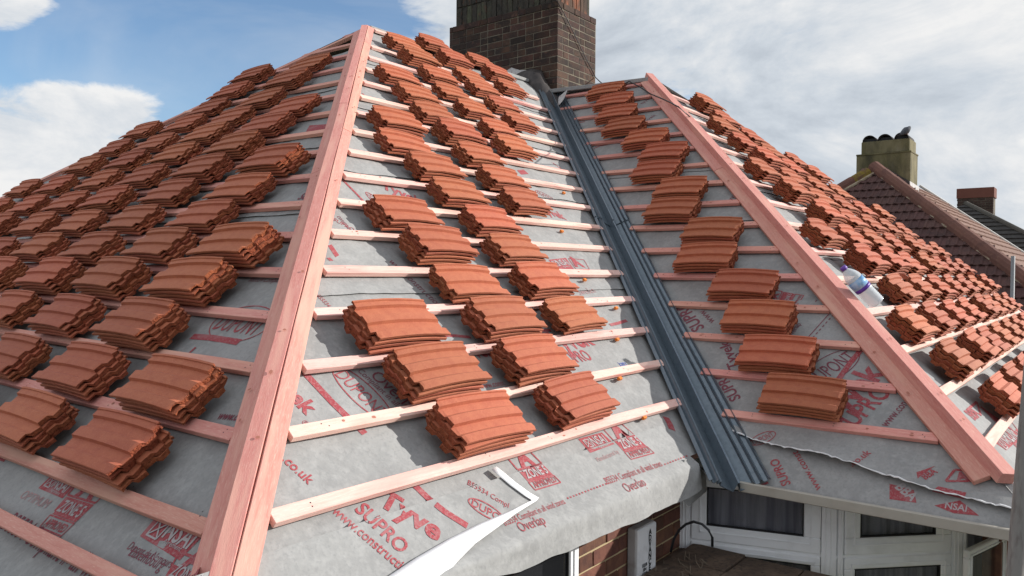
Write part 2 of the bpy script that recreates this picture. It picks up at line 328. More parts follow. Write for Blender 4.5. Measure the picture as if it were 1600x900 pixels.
# ------------------------------------------------------------------ battens
def wood_bar(p0, p1, upv, w, th, name, parent, sag=0.0, jit=.012, bev=.006, mat='wood'):
    """a bar whose upper edge runs p0..p1; it extends w towards -side and th below its top face"""
    p0, p1 = np.array(p0, float), np.array(p1, float); L_ = np.linalg.norm(p1-p0); x = (p1-p0)/L_
    z = np.array(upv, float); z = z-x*(z@x); z /= np.linalg.norm(z); y = np.cross(z, x)
    n = max(2, int(L_/1.2)); m = MB(); rings = []
    sd_ = random.random()*50
    for i in range(n+1):
        u = L_*i/n; dy = noise.noise(Vector((u*.3, sd_, 1)))*jit*2; dz = noise.noise(Vector((u*.35, sd_, 7)))*jit*.8-sag*4*(i/n)*(1-i/n)
        rings.append([(u, yy+dy, zz+dz) for yy, zz in ((-w, -th), (0, -th), (0, 0), (-w, 0))])
    for i in range(n):
        b = len(m.v); m.v += rings[i]+rings[i+1]
        for j in range(4): m.f.append((b+j, b+(j+1) % 4, b+4+(j+1) % 4, b+4+j))
        if i == 0: m.f.append((b+3, b+2, b+1, b))
        if i == n-1: m.f.append((b+4, b+5, b+6, b+7))
    me = mesh(name, m.v, m.f)
    bm = bmesh.new(); bm.from_mesh(me); bmesh.ops.remove_doubles(bm, verts=bm.verts[:], dist=1e-5); bmesh.ops.recalc_face_normals(bm, faces=bm.faces[:])
    ed = [e for e in bm.edges if len(e.link_faces) == 2 and e.calc_face_angle(0) > .8]
    bmesh.ops.bevel(bm, geom=ed, offset=bev*S, segments=1, affect='EDGES'); bm.to_mesh(me); bm.free()
    return obj(name, me, M[mat], parent, frame(p0, x, y, z))
BW, BT = .180, .088
def batten(pl, s, a0, a1, drift=None):
    # side -y must point down the slope: run so that z x X = up the slope
    if pl in 'BD': p0, p1 = P(pl, s, a0), P(pl, s, a1)
    else: p0, p1 = P(pl, s if not drift else drift(a1), a1), P(pl, s if not drift else drift(a0), a0)
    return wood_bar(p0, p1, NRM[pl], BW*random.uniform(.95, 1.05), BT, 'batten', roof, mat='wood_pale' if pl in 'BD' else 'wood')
for r in range(1, 19):
    s = {17: 17.1, 18: 17.87, 1: 1.05+.9}.get(r, float(r)) if r != 1 else 1.0
    f = (lambda rr, s_: (lambda a: s_-.0034*(max(a, -6)+6)*(18-rr)*(1 if rr < 17 else 0)))(r, s)
    a0, _ = lims('A', s); far = lims('A', f(9))[1]
    if r == 1: far = lims('A', .8)[1]
    x_ = -(s+OA)*CP
    a1 = 5.66-1.58*x_
    for _ in range(4): a1 = 5.66-1.58*(-(f(a1)+OA)*CP)
    batten('A', s, a0+.55, a1-.15, f)
for r in range(0, 17):
    s = float(r) if r else -.75
    a0, a1 = lims('B', s)
    end = a1-.62-.1*random.random()
    if r == 1: end = 9.6
    if r == 0: end = 9.0
    batten('B', s, a0+.22, end)
GC = 1.0448
for r in range(0, 16):
    s = r*GC if r else -.12
    a0, a1 = lims('C', s)
    batten('C', s, a0+.5, a1-(.55 if r > 1 else -.2)-.08*random.random())
DROWS = {14: 14.67, 13: 13.62, 12: 12.58, 11: 11.52, 10: 10.45, 9: 9.38, 8: 8.27, 7: 7.2, 6: 6.13, 5: 5.08, 4: 4.1, 3: 3.03, 2: 1.98, 1: .9, 0: -.15}
for r in range(-1, 16):
    s = DROWS.get(r, 15.75 if r == 15 else -1.0)
    a0, a1 = lims('D', s)
    batten('D', s-.04, a0+.1, a1-.2)

# hip and ridge boards
def hip_board(k0, k1, base, o0, o1, dz0, dz1, th, name='hip_batten'):
    """board along (1,1,T) from parameter k0 to k1, between sideways offsets o0 (left) and o1, heights relative to the hip line"""
    e = np.array([-1, 1, 0])/math.sqrt(2); hd = np.array([1, 1, T])
    f = lambda k, o, dz: base+hd*k+e*o+np.array([0, 0, dz])
    l0, l1, r0 = f(k0, o0, dz0), f(k1, o0, dz0), f(k0, o1, dz1)
    x = (l1-l0)/np.linalg.norm(l1-l0); y = l0-r0; y = y-x*(y@x); w = np.linalg.norm(y); y /= w; z = np.cross(x, y)
    return wood_bar(l0, l1, z, w, th, name, roof, jit=.010)
Z3 = np.zeros(3)
HA = [(-13.0, -6.6), (-6.6, 1.9)]
for k0, k1 in ((-13.0, -5.4), (-5.4, 1.95)):
    hip_board(k0, k1-.01, Z3, .46, .235, -.225, -.09, .10)       # on the left slope
for k0, k1 in ((-13.0, -3.1), (-3.1, 1.97)):
    hip_board(k0, k1-.01, Z3, .225, .02, .02, .035, .14)         # on the hip itself
for k0, k1 in ((-13.0, -4.2), (-4.2, .6), (.6, 1.9)):
    hip_board(k0, k1-.01, Z3, -.005, -.20, .04, -.075, .10)      # on the centre slope
CB = np.array([CC-DD, 0, -T*DD])
for k0, k1 in ((-16.42, -8.9), (-8.9, -3.55)):
    hip_board(k0, k1-.01, CB, .45, .21, -.215, -.075, .10)
for k0, k1 in ((-16.62, -3.45),):
    hip_board(k0, k1-.01, CB, .19, -.09, .135, .10, .20)
# far hips and ridges
wood_bar(P('A', .62, 2.1, .0), P('A', 11.7, lims('A', 11.7)[1]+.05, .0), NRM['A'], .22, .12, 'hip_batten', roof)
wood_bar(P('A', 1.3, lims('A', 1.3)[1]-.55, .0), P('A', 11.7, lims('A', 11.7)[1]-.42, .0), NRM['A'], .12, .12, 'hip_batten', roof)
d0 = P('D', -.6, 13.2, .05); d1 = P('D', 14.5, lims('D', 14.5)[1], .05)
wood_bar(d0, d1, NRM['D'], .22, .14, 'hip_batten', roof)
MB().fbox((2.0, 2.02, T*2.0), (1, 0, 0), (0, 1, 0), (0, 0, 1), .05, 9.2, -.10, .10, -.14, .0).build('ridge_underlay', M['felt'], roof, bevel=.02)
MB().fbox((11.25, -3.6, .93), (0, 1, .04), (1, 0, 0), (0, 0, 1), 0, 5.0, -.13, .13, -.14, .02).build('ridge_underlay', M['felt'], roof, bevel=.02)

# ------------------------------------------------------------------ valley trough
def trough(y0, y1, lift, name, flare=0):
    prof = [(-.62, .0), (-.59, .06), (-.56, .0), (-.50, .0), (-.475, .085), (-.445, .0), (-.405, .085), (-.37, -.01), (-.25, -.02), (-.07, -.03), (-.02, .20), (.02, .20), (.07, -.02), (.20, -.005), (.255, .0), (.28, .085), (.31, .0), (.37, .0), (.40, .085), (.43, .0), (.49, .0), (.51, .06), (.54, .0)]
    eB = None; hd = np.array([1, 1, T])/math.sqrt(2+T*T)
    eB = np.array([-1., 0, 0]); eB = eB-hd*(eB@hd); eB /= np.linalg.norm(eB)
    eC = np.array([0, -1., 0]); eC = eC-hd*(eC@hd); eC /= np.linalg.norm(eC)
    nv = NRM['B']+NRM['C']; nv /= np.linalg.norm(nv)
    rows = []; n = 16
    for i in range(n+1):
        y = y0+(y1-y0)*i/n; b = np.array([CC+y, y, T*y]); r = []
        fl = 1+.16*min(1, max(0, (-9.5-y)/3.0))
        for w, h in prof:
            w = w*(fl if w > .1 else 1)
            if abs(w) < .1: p = b+(eB if w < 0 else eC)*abs(w)+nv*h
            else: p = b+(eB*(-w)+NRM['B']*h if w < 0 else eC*w+NRM['C']*h)
            r.append(p+nv*(-.055+lift+.004*math.sin(i*1.7)))
        rows.append(r)
    return solid(rows, .012, nv).build(name, M['valley'], roof)
trough(-12.64, -6.15, 0, 'valley_trough'); trough(-6.35, 1.0, .028, 'valley_trough')

# ------------------------------------------------------------------ tile stacks
TL, TW, TT, TP = 1.38, .76, .070, .081
prof = [(0, .048), (.010, .054), (.075, .054), (.17, .054), (.235, .006), (.402, .002), (.420, .054), (.60, .054), (.665, .006), (.827, .002), (.845, .054), (.955, .054), (.962, .074), (1.0, .074)]
def tile_mesh(seed):
    rnd = random.Random(seed); nx = 7; m = MB()
    tops, bots = [], []
    for i in range(nx+1):
        x = -TL/2+TL*(0, .035, .2, .4, .6, .8, .965, 1)[i]; cam_ = .040*(1-(2*x/TL)**2)
        t_, b_ = [], []
        for v, h in prof:
            e = 1 if i in (0, nx) else 0
            jx = rnd.uniform(-.020, .014)*e; jz = rnd.uniform(-.012, .0)*e
            y = (v-.5)*TW+rnd.uniform(-.002, .002); thk = .038 if v < .02 else .030 if v < .1 else .034 if v < .2 else TT if v < .95 else .040
            t_.append((x+jx, y, h+cam_+TT+jz)); b_.append((x+jx+rnd.uniform(-.012, .012)*e, y, h+cam_+TT-thk+rnd.uniform(-.004, .004)*e))
        tops.append(t_); bots.append(b_)
    m.grid(tops); n0 = len(m.v); m.grid(bots); K = len(prof)
    for i in range(nx):
        for j in (0, K-1): m.f.append((i*K+j, (i+1)*K+j, n0+(i+1)*K+j, n0+i*K+j))
    for j in range(K-1):
        for i in (0, nx): m.f.append((i*K+j, i*K+j+1, n0+i*K+j+1, n0+i*K+j))
    me = mesh('roof_tile', m.v, m.f); bm = bmesh.new(); bm.from_mesh(me); bmesh.ops.recalc_face_normals(bm, faces=bm.faces[:]); bm.to_mesh(me); bm.free()
    me.materials.append(M['tile']); me.materials.append(M['tile_raw_shade']); nt_ = nx*(K-1)
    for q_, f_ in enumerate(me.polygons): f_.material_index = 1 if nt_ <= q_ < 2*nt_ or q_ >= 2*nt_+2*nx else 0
    return me
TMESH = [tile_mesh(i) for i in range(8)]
ORD = ['', 'lowest', 'second', 'third', 'fourth', 'fifth', 'sixth', 'seventh', 'eighth', 'ninth', 'tenth', 'eleventh', 'twelfth', 'thirteenth', 'fourteenth', 'fifteenth', 'sixteenth', 'seventeenth']
POS = ['nearest', 'second', 'third', 'fourth', 'fifth', 'sixth', 'seventh', 'eighth', 'ninth', 'tenth', 'eleventh']
ORDN = {'A': 'shaded left slope', 'B': 'sunny centre slope', 'C': 'shaded slope right of valley', 'D': 'sunny right slope'}
def stack(pl, s, a, n, label, lean=0.0):
    """s, a: near lower corner of the stack (smallest along-batten value)"""
    X = np.array([1., 0, 0]) if pl in 'BD' else np.array([0, -1., 0])
    Y = UPS[pl]; Z = NRM[pl]
    g = random.uniform(-.022, .022)*(1 if random.random() < .92 else 2.4)
    X = X*math.cos(g)+Y*math.sin(g); Y = np.cross(Z, X)
    ctr = P(pl, s, a)+Y*(TW/2)+(X if pl in 'BD' else -X)*(TL/2*(1.13 if pl == 'A' else 1))
    o = bpy.data.objects.new('tile_stack', None); C.objects.link(o); o.empty_display_size = .05
    o.matrix_world = frame(ctr, X, Y, Z)
    tag(o, label, 'tile stack', 'stacks of roof tiles loaded out on the battens')
    sx = sy = 0
    for k in range(n):
        c = bpy.data.objects.new('roof_tile', random.choice(TMESH)); C.objects.link(c); c.parent = o
        rz = random.uniform(-.014, .014)*(1 if random.random() < .85 else 3)+(PI if random.random() < 0 else 0)
        c.matrix_parent_inverse = Matrix.Identity(4)
        c.location = ((sx+random.uniform(-.032, .032))*S, (sy+random.uniform(-.007, .007))*S, (k*TP+.0015*k)*S); c.rotation_euler = (random.uniform(-.006, .006), random.uniform(-.008, .008), rz)
        sx += lean; 
    return o
BST = {16: (-8.08, -5.66), 15: (-8.1, -5.76), 14: (-8.2, -5.64, -3.36), 13: (-5.65, -3.35), 12: (-5.7, -3.35), 11: (-5.81, -3.2), 10: (-3.38, -.94), 9: (-3.31, -.86), 8: (-3.51, -.87), 7: (-3.0, -.82, 1.61), 6: (-.92, 1.84), 5: (-.8, 1.64, 3.92), 4: (-.81, 1.57, 3.96), 3: (1.7, 3.89), 2: (1.55, 4.16, 6.37), 1: (1.66, 4.08, 6.51), 0: (3.99, 6.6)}
for r, xs in BST.items():
    for i, x in enumerate(xs):
        s = r+.08+({0: -.1}.get(r, 0))
        lab = ('terracotta tile stack, %s, %s row up from the eave, %s from the hip' % (ORDN['B'], ORD[17-r], POS[i])) if r < 16 else ('terracotta tile stack, %s, lowest row by the eave, %s from the hip' % (ORDN['B'], POS[i]))
        stack('B', s, x, random.choice((4, 4, 4, 3, 5)) if r < 15 else 4, lab, lean=.022).scale = (.92, .90, .92) if r < 7 else (.98, .96, .96) if r < 13 else (1.04, 1.02, 1)
AST = [(16.14, -8.85), (16.12, -6.25), (16.12, -3.49), (17.14, -8.93), (17.12, -6.35), (17.2, -3.6), (15.11, -6.53), (15.03, -3.64), (14.99, -.91), (14.05, -6.6), (14.03, -3.76), (13.98, -1.02), (13.95, 1.97),
       (13.08, -6.71), (13.0, -3.94), (12.99, -1.08), (12.92, 1.81), (13.0, 4.37), (12.01, -4.17), (11.94, -1.19), (11.92, 1.56), (11.79, 4.41), (11.7, 7.25), (11.07, -4.3), (10.9, -1.25), (10.9, 1.62), (10.77, 4.33), (10.69, 7.2), (10.6, 10.1),
       (10.05, -4.32), (9.96, -1.44), (9.84, 1.54), (9.72, 4.25), (9.6, 7.37), (9.48, 10.17), (8.95, -1.56), (8.78, 1.48), (8.66, 4.4), (8.6, 7.14), (7.94, -1.68), (7.81, 1.23), (7.66, 4.24), (7.4, 7.33), (6.99, -1.74), (6.84, 1.3), (6.57, 4.11), (6.33, 7.12),
       (5.89, .89), (5.61, 4.02), (4.84, .83), (4.45, 4.19), (3.76, .91), (3.45, 4.16)]
rows = {}
for s, a in AST: rows.setdefault(round(s+.0034*(max(a, -6)+6)*(18-s)-.06), []).append((a, s))
for r, l in rows.items():
    for i, (a, s) in enumerate(sorted(l)):
        nm = ORD[18-r]; lab = 'terracotta tile stack, %s, %s, %s from the hip' % (ORDN['A'], 'lowest row by the eave' if r == 17 else nm+' row up from the eave', POS[i])
        stack('A', s+.02, a+.0, random.choice((4, 4, 4, 5)) if r != 14 else 5, lab, lean=-.022).scale = (1.13, 1.04, .92 if r > 12 else .82 if r > 8 else .70)
CST = {1: -1.39, 2: -2.21, 3: -2.83, 4: -3.58, 5: -4.88, 6: -5.94, 7: -6.1, 8: -7.3, 9: -7.42, 10: -8.94, 11: -9.14, 12: -10.42, 13: -11.08, 14: -11.76, 15: -12.48}
for r, y in CST.items():
    lab = 'terracotta tile stack, %s, %s' % (ORDN['C'], 'lowest of its column, nearest the eave' if r == 15 else 'topmost of its column, beside the chimney' if r == 1 else ORD[16-r]+' up from the eave in its column')
    o = stack('C', r*GC+.09, y-1.44, 4, lab, lean=0.004)
    o.scale = (1.03, 1.0, 1.03)
DST = {14: 1.95, 13: 1.77, 12: 1.76, 11: 4.53, 10: 4.74, 9: 4.04, 8: 7.2, 7: 6.88, 6: 6.75, 5: 9.2, 4: 9.24, 3: 9.44, 2: 11.5, 1: 11.69}
for r, x0 in DST.items():
    s = DROWS[r]+.09; far = lims('D', s)[1]; i = 0; x = x0
    while x < far-1.2 and i < 10:
        u, v = proj(P('D', s, x))
        if u > 1640: break
        lab = 'terracotta tile stack, %s, %s, %s from the hip' % (ORDN['D'], 'lowest row by the eave' if r == 14 else ORD[15-r]+' row up from the eave', POS[i])
        o = stack('D', s, x+random.uniform(-.06, .06), random.choice((4, 4, 4, 5)), lab, lean=.016)
        o.scale = (1.07, 1.04, 1.06)
        x += 2.62; i += 1

# ------------------------------------------------------------------ eave of the centre slope
YF = -11.93
sF = -YF/CP-OB
def low_z(a):
    return float(np.interp(a, (-13.5, -9.9, -9.3, -8.0, -5.5, -3.2, -2.9, -2.45), (-9.95, -9.95, -9.96, -10.24, -10.33, -10.40, -10.38, -10.32)))
rows_ = []
for i in range(5): 
    s_ = sF-.75+.72*i/4; rows_.append([P('B', s_, a, HU+.012+rip('B', s_, a)*(i/4)+.010) for a in np.linspace(-12.2, -2.72, 95)])
zf0 = T*YF
for i in range(1, 9):
    k = i/8; r = []
    for a in np.linspace(-12.2, -2.72, 95):
        z = zf0-.10+(low_z(a)-zf0+.10)*k
        w = .06*noise.noise(Vector((a*.9, 3, 5)))*k+.02*noise.noise(Vector((a*3, k*2, 5)))
        out = -.10-.05*math.sin(min(1, k*3)*PI/2)-w-.04*k
        r.append(np.array([a, YF+out+.02, z+(.02*noise.noise(Vector((a*2.1, 1, 8)))*(k > .9))]))
    rows_.append(r)
apron = MB().grid(rows_).build('eave_underlay', M['felt'], roof, smooth=True)
p = lambda u, v, y: hitp((0, 1, 0), y, u, v)
MB().grid([[p(1070, 716, -11.93), p(1090, 728, -11.9), p(1112, 752, -11.82)], [p(1066, 745, -11.95), p(1090, 750, -11.92), p(1108, 764, -11.85)], [p(1062, 776, -11.98), p(1076, 792, -11.95), p(1092, 778, -11.88)]]).build('eave_underlay', M['felt'], roof, smooth=True)
# turned-back cut edge showing its white underside
up_ = [(842, 777), (800, 797), (750, 818), (700, 843), (650, 872), (596, 908), (560, 935)]
lo_ = [(838, 783), (806, 803), (775, 826), (742, 850), (716, 876), (688, 908), (670, 935)]
rws = []
for k, (h0) in ((0, .0), (.2, .05), (.6, .075), (1, .03)):
    rws.append([bp('B', u0+(u1-u0)*k, v0+(v1-v0)*k, -.07+h0*(1 if i else .5)) for i, ((u0, v0), (u1, v1)) in enumerate(zip(up_, lo_))])
solid(rws, .01, NRM['B']).build('folded_underlay_edge', M['felt_white'], roof, smooth=True)
ed = [(776, 729), (788, 739), (806, 754), (828, 770), (840, 777)]
rws = [[bp('B', u, v, -.06) for u, v in ed], [bp('B', u-8, v+5, -.062) for u, v in ed]]
solid(rws, .003, NRM['B']).build('folded_underlay_edge', M['felt_white'], roof, smooth=True)

# ------------------------------------------------------------------ eave of the slope right of the valley
EDGE = sorted([(loc('C', u, v, HU+.05)[1], loc('C', u, v, HU+.05)[0]) for u, v in ((1150, 676), (1185, 690), (1250, 708), (1317, 725), (1390, 753), (1450, 767), (1517, 787), (1580, 817), (1610, 832))])
ea, es = [e[0] for e in EDGE], [e[1] for e in EDGE]
rows_ = []
N_ = 80
for i in range(26):
    k = i/25; r = []
    for j in range(N_+1):
        q_ = j/N_
        s_b = 12.3; a_lo, a_hi = lims('C', 16.3); a_hi -= .5; a = a_lo-.05+(a_hi-a_lo+.05)*q_
        se = float(np.interp(a, ea, es))+.05*noise.noise(Vector((a*2.2, 2, 2)))
        s_ = s_b+(se-s_b)*k
        lo, hi = lims('C', s_); hi -= .5*min(1, max(0, (s_-12.3)/1.2)); a2 = lo-.05*k+(hi-lo+.05*k)*q_
        lift = .10*max(0, (k-.86)/.14)**1.5*(1+1.1*noise.noise(Vector((a2*.9, 8, 8))))
        r.append(P('C', s_, a2, HU+rip('C', s_, a2)+lift+.012))
    rows_.append(r)
MB().grid(rows_).build('underlay_sheet', M['felt'], roof, smooth=True)
tp_ = [q_+np.array([.004*random.uniform(-1, 1), 0, .012*random.uniform(-1, 1)]) for q_ in rows_[-1]]
MB().tube(tp_, [random.uniform(.006, .017) for q_ in tp_], 5).build('torn_edge', M['felt_white'], roof)
rows_ = []
for i in range(12):
    s_ = 14.6+(17.28-14.6)*i/11; lo, hi = lims('C', min(s_, 16.9))
    hi -= .45; rows_.append([P('C', s_, lo+(hi+.1-lo)*j/60, HU-.03+rip('C', s_, lo+(hi-lo)*j/60)*.5-(.05 if i == 11 else 0)) for j in range(61)])
MB().grid(rows_).build('underlay_sheet', M['felt'], roof, smooth=True)
fas = thing('fascia_board', 'cream fascia board under the shaded eave above the bay window', 'fascia', (-2.3, -14.8, -10.3))
MB().box(-2.36, -2.27, -16.95, -12.62, -10.385, -10.215).build('board', M['fascia'], fas, bevel=.012)
MB().box(-1.95, 3.0, -16.6, -11.45, -10.17, -10.14).build('soffit', M['upvc'], fas)
MB().box(-2.2, 3.0, -16.95, -16.86, -10.42, -10.2).build('board', M['fascia'], fas, bevel=.012)

# ------------------------------------------------------------------ walls, windows
hw = thing('house_wall', 'red-brown brick wall with buff mortar beneath the centre eave', 'wall', (-6, -11.4, -28))
def facet(o, d): d = np.array([d[0], d[1], 0.]); d /= np.linalg.norm(d); return np.array([o[0], o[1], 0.]), d, np.array([-d[1], d[0], 0.])
def fpt(fc, u, v, inset=0.0):
    o, d, n = fc; X = hitp(n, n@o+inset, u, v); return (X-o)@d, X[2]
FB = facet((-12, -11.4), (1, 0))
ub, _ = fpt(FB, 905, 860); xr = -12+ub
core = MB().box(xr, -1.95, -11.375, -11.0, -28, -10.15).box(-11.3, xr-2.6, -11.375, -11.0, -28, -10.15).box(xr-2.6, xr, -11.375, -11.0, -28, -13.6).box(xr-2.6, xr, -11.375, -11.0, -10.3, -10.15)
core.build('mortar_backing', M['wall_mortar'], hw)
MB().box(-11.2, -10.9, -11.0, 14, -28, -9.85).build('side_wall', M['brick_far_wall'], hw)
BRK = {}
def brick_mesh(name, lx, ly, lz, mat, seed):
    key = (name, round(lx, 3), round(ly, 3), round(lz, 3), seed % 4)
    if key not in BRK:
        m = MB().box(0, lx, 0, ly, 0, lz); me = mesh('brick', m.v, m.f); bm = bmesh.new(); bm.from_mesh(me)
        bmesh.ops.bevel(bm, geom=bm.edges[:], offset=.012*S, segments=1, affect='EDGES')
        rr = random.Random(seed % 4)
        for v in bm.verts: v.co += Vector([rr.uniform(-.004, .004)*S for _ in range(3)])
        bm.to_mesh(me); bm.free(); me.materials.append(mat); BRK[key] = me
    return BRK[key]
def put_brick(parent, o, X, Y, Z, lx, ly, lz, mat, name='brick'):
    me = brick_mesh(mat.name, lx, ly, lz, mat, random.randrange(4)); ob = bpy.data.objects.new(name, me); C.objects.link(ob)
    ob.matrix_world = frame(o, X, Y, Z); ob.parent = parent; ob.matrix_parent_inverse = Matrix.Translation(-parent.location); return ob
CH, BLN, JT = .262, .80, .034
z = -9.9; i = 0
while z > -13.6:
    x = xr+.02 if i % 2 else xr+.02-BLN*.5
    while x < -2.0:
        a_, b_ = max(x, xr+.02), min(x+BLN-JT, -2.0)
        if b_-a_ > .1: put_brick(hw, (a_, -11.40+random.uniform(-.006, .006), z-CH+JT), (1, 0, 0), (0, 1, 0), (0, 0, 1), round(b_-a_, 2), .1, CH-JT, M['wall_brick'])
        x += BLN
    z -= CH; i += 1
# window in the brick wall
def sash(parent, fc, u0, u1, z0, z1, bar=.16, inset=0.0, proud=.05, name='sash', glass=True, beads=True):
    o, d, n = fc; b = o+n*inset; m = MB(); Zv = (0, 0, 1)
    m.fbox(b, d, n, Zv, u0, u1, -proud, .06, z0, z0+bar); m.fbox(b, d, n, Zv, u0, u1, -proud, .06, z1-bar, z1)
    m.fbox(b, d, n, Zv, u0, u0+bar, -proud+.002, .062, z0+bar, z1-bar); m.fbox(b, d, n, Zv, u1-bar, u1, -proud+.002, .062, z0+bar, z1-bar)
    s_ = m.build(name, M['upvc'], parent, bevel=.018)
    bd = MB(); g = bar*.55
    for (a0, a1, c0, c1) in ((u0+g, u1-g, z0+g, z0+g+.02), (u0+g, u1-g, z1-g-.02, z1-g), (u0+g, u0+g+.02, z0+g, z1-g), (u1-g-.02, u1-g, z0+g, z1-g)):
        bd.fbox(b, d, n, Zv, a0, a1, -proud-.018, -proud+.01, c0, c1)
    bd.build('glazing_bead', M['upvc'], s_)
    gk = MB(); e = .025; u2, u3, z2, z3 = u0+bar, u1-bar, z0+bar, z1-bar
    for (a0, a1, c0, c1) in ((u2, u3, z2, z2+e), (u2, u3, z3-e, z3), (u2, u2+e, z2+e, z3-e), (u3-e, u3, z2+e, z3-e)):
        gk.fbox(b, d, n, Zv, a0, a1, -proud+.02, .03, c0, c1)
    gk.build('gasket', M['gasket'], s_)
    if glass: MB().fbox(b, d, n, Zv, u2+e, u3-e, -.005, .012, z2+e, z3-e).build('pane', M['glass'], s_)
    for ch in s_.children: ch.matrix_parent_inverse = Matrix.Translation(-s_.location)
    return s_
def fix_sub(o):                              # children of a mesh part whose own coordinates are world coordinates
    for ch in o.children: ch.matrix_parent_inverse = Matrix.Identity(4)
wb = thing('wall_window', 'white plastic window in the brick wall under the drooping underlay', 'window', (xr-1.3, -11.4, -12))
s1_ = sash(wb, FB, ub-2.55, ub-.02, -13.5, -10.05, bar=.25, inset=.03)
MB().fbox(FB[0], FB[1], FB[2], (0, 0, 1), ub-2.6, ub, .28, .32, -13.5, -10.0).build('room_shade', M['room'], wb)

u_, z_ = None, None
W0 = hitp((0, 1, 0), -11.4, 1064, 800)
F1 = facet(W0[:2], (.30, -.95)); u1e, _ = fpt(F1, 1308, 850)
o2 = F1[0]+F1[1]*u1e; F2 = facet(o2[:2], (.72, -.69)); u2e, _ = fpt(F2, 1503, 850)
o3 = F2[0]+F2[1]*u2e; F3 = facet(o3[:2], (.97, -.26))
bay = thing('bay_window', 'white plastic bay window with net curtains under the right-hand eave', 'bay window', (-1.5, -13, -14))
ZT = -10.42
def f_u(fc, u, v): return fpt(fc, u, v)[0]
def f_z(fc, u, v): return fpt(fc, u, v)[1]
def posts(fc, list_, z0=-14.5):
    for a, b in list_:
        m = MB(); m.fbox(fc[0], fc[1], fc[2], (0, 0, 1), a, b, -.03, .12, z0, -10.235)
        w = b-a
        for q_ in (.3, .62): m.fbox(fc[0], fc[1], fc[2], (0, 0, 1), a+w*q_-.012, a+w*q_+.012, -.045, .0, z0, -10.24)
        m.build('mullion', M['upvc'], bay, bevel=.008)
zt1 = f_z(F1, 1180, 853); zt1b = f_z(F1, 1180, 858)
posts(F1, [(-.02, f_u(F1, 1079, 820)), (f_u(F1, 1283, 860), u1e-.01)])
zs1 = f_z(F1, 1180, 829)
b1_ = f_u(F1, 1103, 820)-f_u(F1, 1080, 820)
sash(bay, F1, f_u(F1, 1080, 820), f_u(F1, 1282, 860), zt1, -10.24, bar=max(.14, zs1-zt1))
sash(bay, F1, f_u(F1, 1080, 820), f_u(F1, 1282, 860), -13.6, zt1-.05, bar=.16)
MB().fbox(F1[0], F1[1], F1[2], (0, 0, 1), -.02, u1e, -.02, .12, zt1-.05, zt1).build('transom', M['upvc'], bay)
posts(F2, [(0.01, f_u(F2, 1317, 850)), (f_u(F2, 1485, 850), u2e-.01)])
zt2 = f_z(F2, 1400, 863); zs2 = f_z(F2, 1400, 837)
sash(bay, F2, f_u(F2, 1318, 850), f_u(F2, 1484, 850), zt2, -10.24, bar=max(.14, zs2-zt2))
sash(bay, F2, f_u(F2, 1318, 870), f_u(F2, 1484, 870), -13.6, zt2-.05, bar=.20)
MB().fbox(F2[0], F2[1], F2[2], (0, 0, 1), 0, u2e, -.02, .12, zt2-.05, zt2).build('transom', M['upvc'], bay)
posts(F3, [(.01, .10), (1.55, 1.65)])
MB().fbox(F3[0], F3[1], F3[2], (0, 0, 1), .1, 1.55, -.02, .12, ZT-.14, ZT).build('transom', M['upvc'], bay, bevel=.01)
u3a, z3a = fpt(F3, 1510, 856, -.25); u3b, z3b = fpt(F3, 1590, 826, -.25)
op = sash(bay, facet(o3[:2]-F3[2][:2]*.25, (.97, -.26)), u3a, u3a+1.6, -13.6, (z3a+z3b)/2, bar=.14, name='open_sash')
op['label'] = 'casement sash standing open'
# net curtains and dark room behind
for fc, ue in ((F1, u1e), (F2, u2e), (F3, 1.6)):
    cols = np.linspace(.05, ue-.05, 60); r0, r1 = [], []
    for c_ in cols:
        d_ = .22+.035*math.sin(c_*17)+.03*noise.noise(Vector((c_*4, 1, 1)))
        r0.append(fc[0]+fc[1]*c_+fc[2]*d_+np.array([0, 0, -14.2])); r1.append(fc[0]+fc[1]*c_+fc[2]*d_+np.array([0, 0, -10.2]))
    MB().grid([r0, r1]).build('net_curtain', M['curtain'], bay, smooth=True)
    MB().fbox(fc[0], fc[1], fc[2], (0, 0, 1), .0, ue, .55, .6, -14.4, ZT).build('room_shade', M['room'], bay)
    MB().fbox(fc[0], fc[1], fc[2], (0, 0, 1), .0, ue, .0, .3, -28, -13.62).build('lower_wall', M['brick_far_wall'], bay)
lw = thing('return_wall', 'house wall behind the bay, in shade under the right-hand roof', 'wall', (4, -14, -28))
MB().box(1.2, 26, -16.2, -15.9, -28, -10.3).build('wall_face', M['brick_far_wall'], lw)

# flat roof of dark tiles in the corner
uc, zc = fpt(F1, 1104, 853, -.05); pc = F1[0]+F1[1]*uc-F1[2]*.05
fr = thing('flat_roof', 'dark brown slab-covered flat roof in the corner below the bay window', 'flat roof', (pc[0]-2, pc[1]-2, zc))
SL = .98
for i in range(5):
    for j in range(7):
        x1 = pc[0]-.02-i*SL; y1 = pc[1]+.25-j*SL*1.05
        if y1 > -11.42: y1 = -11.42
        me = brick_mesh('slab', SL-.03, SL*1.05-.03, .09, M['slab'], random.randrange(4)); ob = bpy.data.objects.new('slab', me); C.objects.link(ob)
        tl = random.uniform(-.012, .012)
        ob.matrix_world = frame((x1-SL+.03, pc[1]+.25-(j+1)*SL*1.05+.03, zc-.09+random.uniform(-.012, .012)), (1, 0, tl), (0, 1, -tl), (-tl, tl, 1)); ob.parent = fr; ob.matrix_parent_inverse = Matrix.Translation(-fr.location)
MB().box(pc[0]-5*SL, pc[0]-.03, pc[1]-7*SL, -11.42, zc-.6, zc-.10).build('roof_deck', M['slab'], fr)
lf = MB()
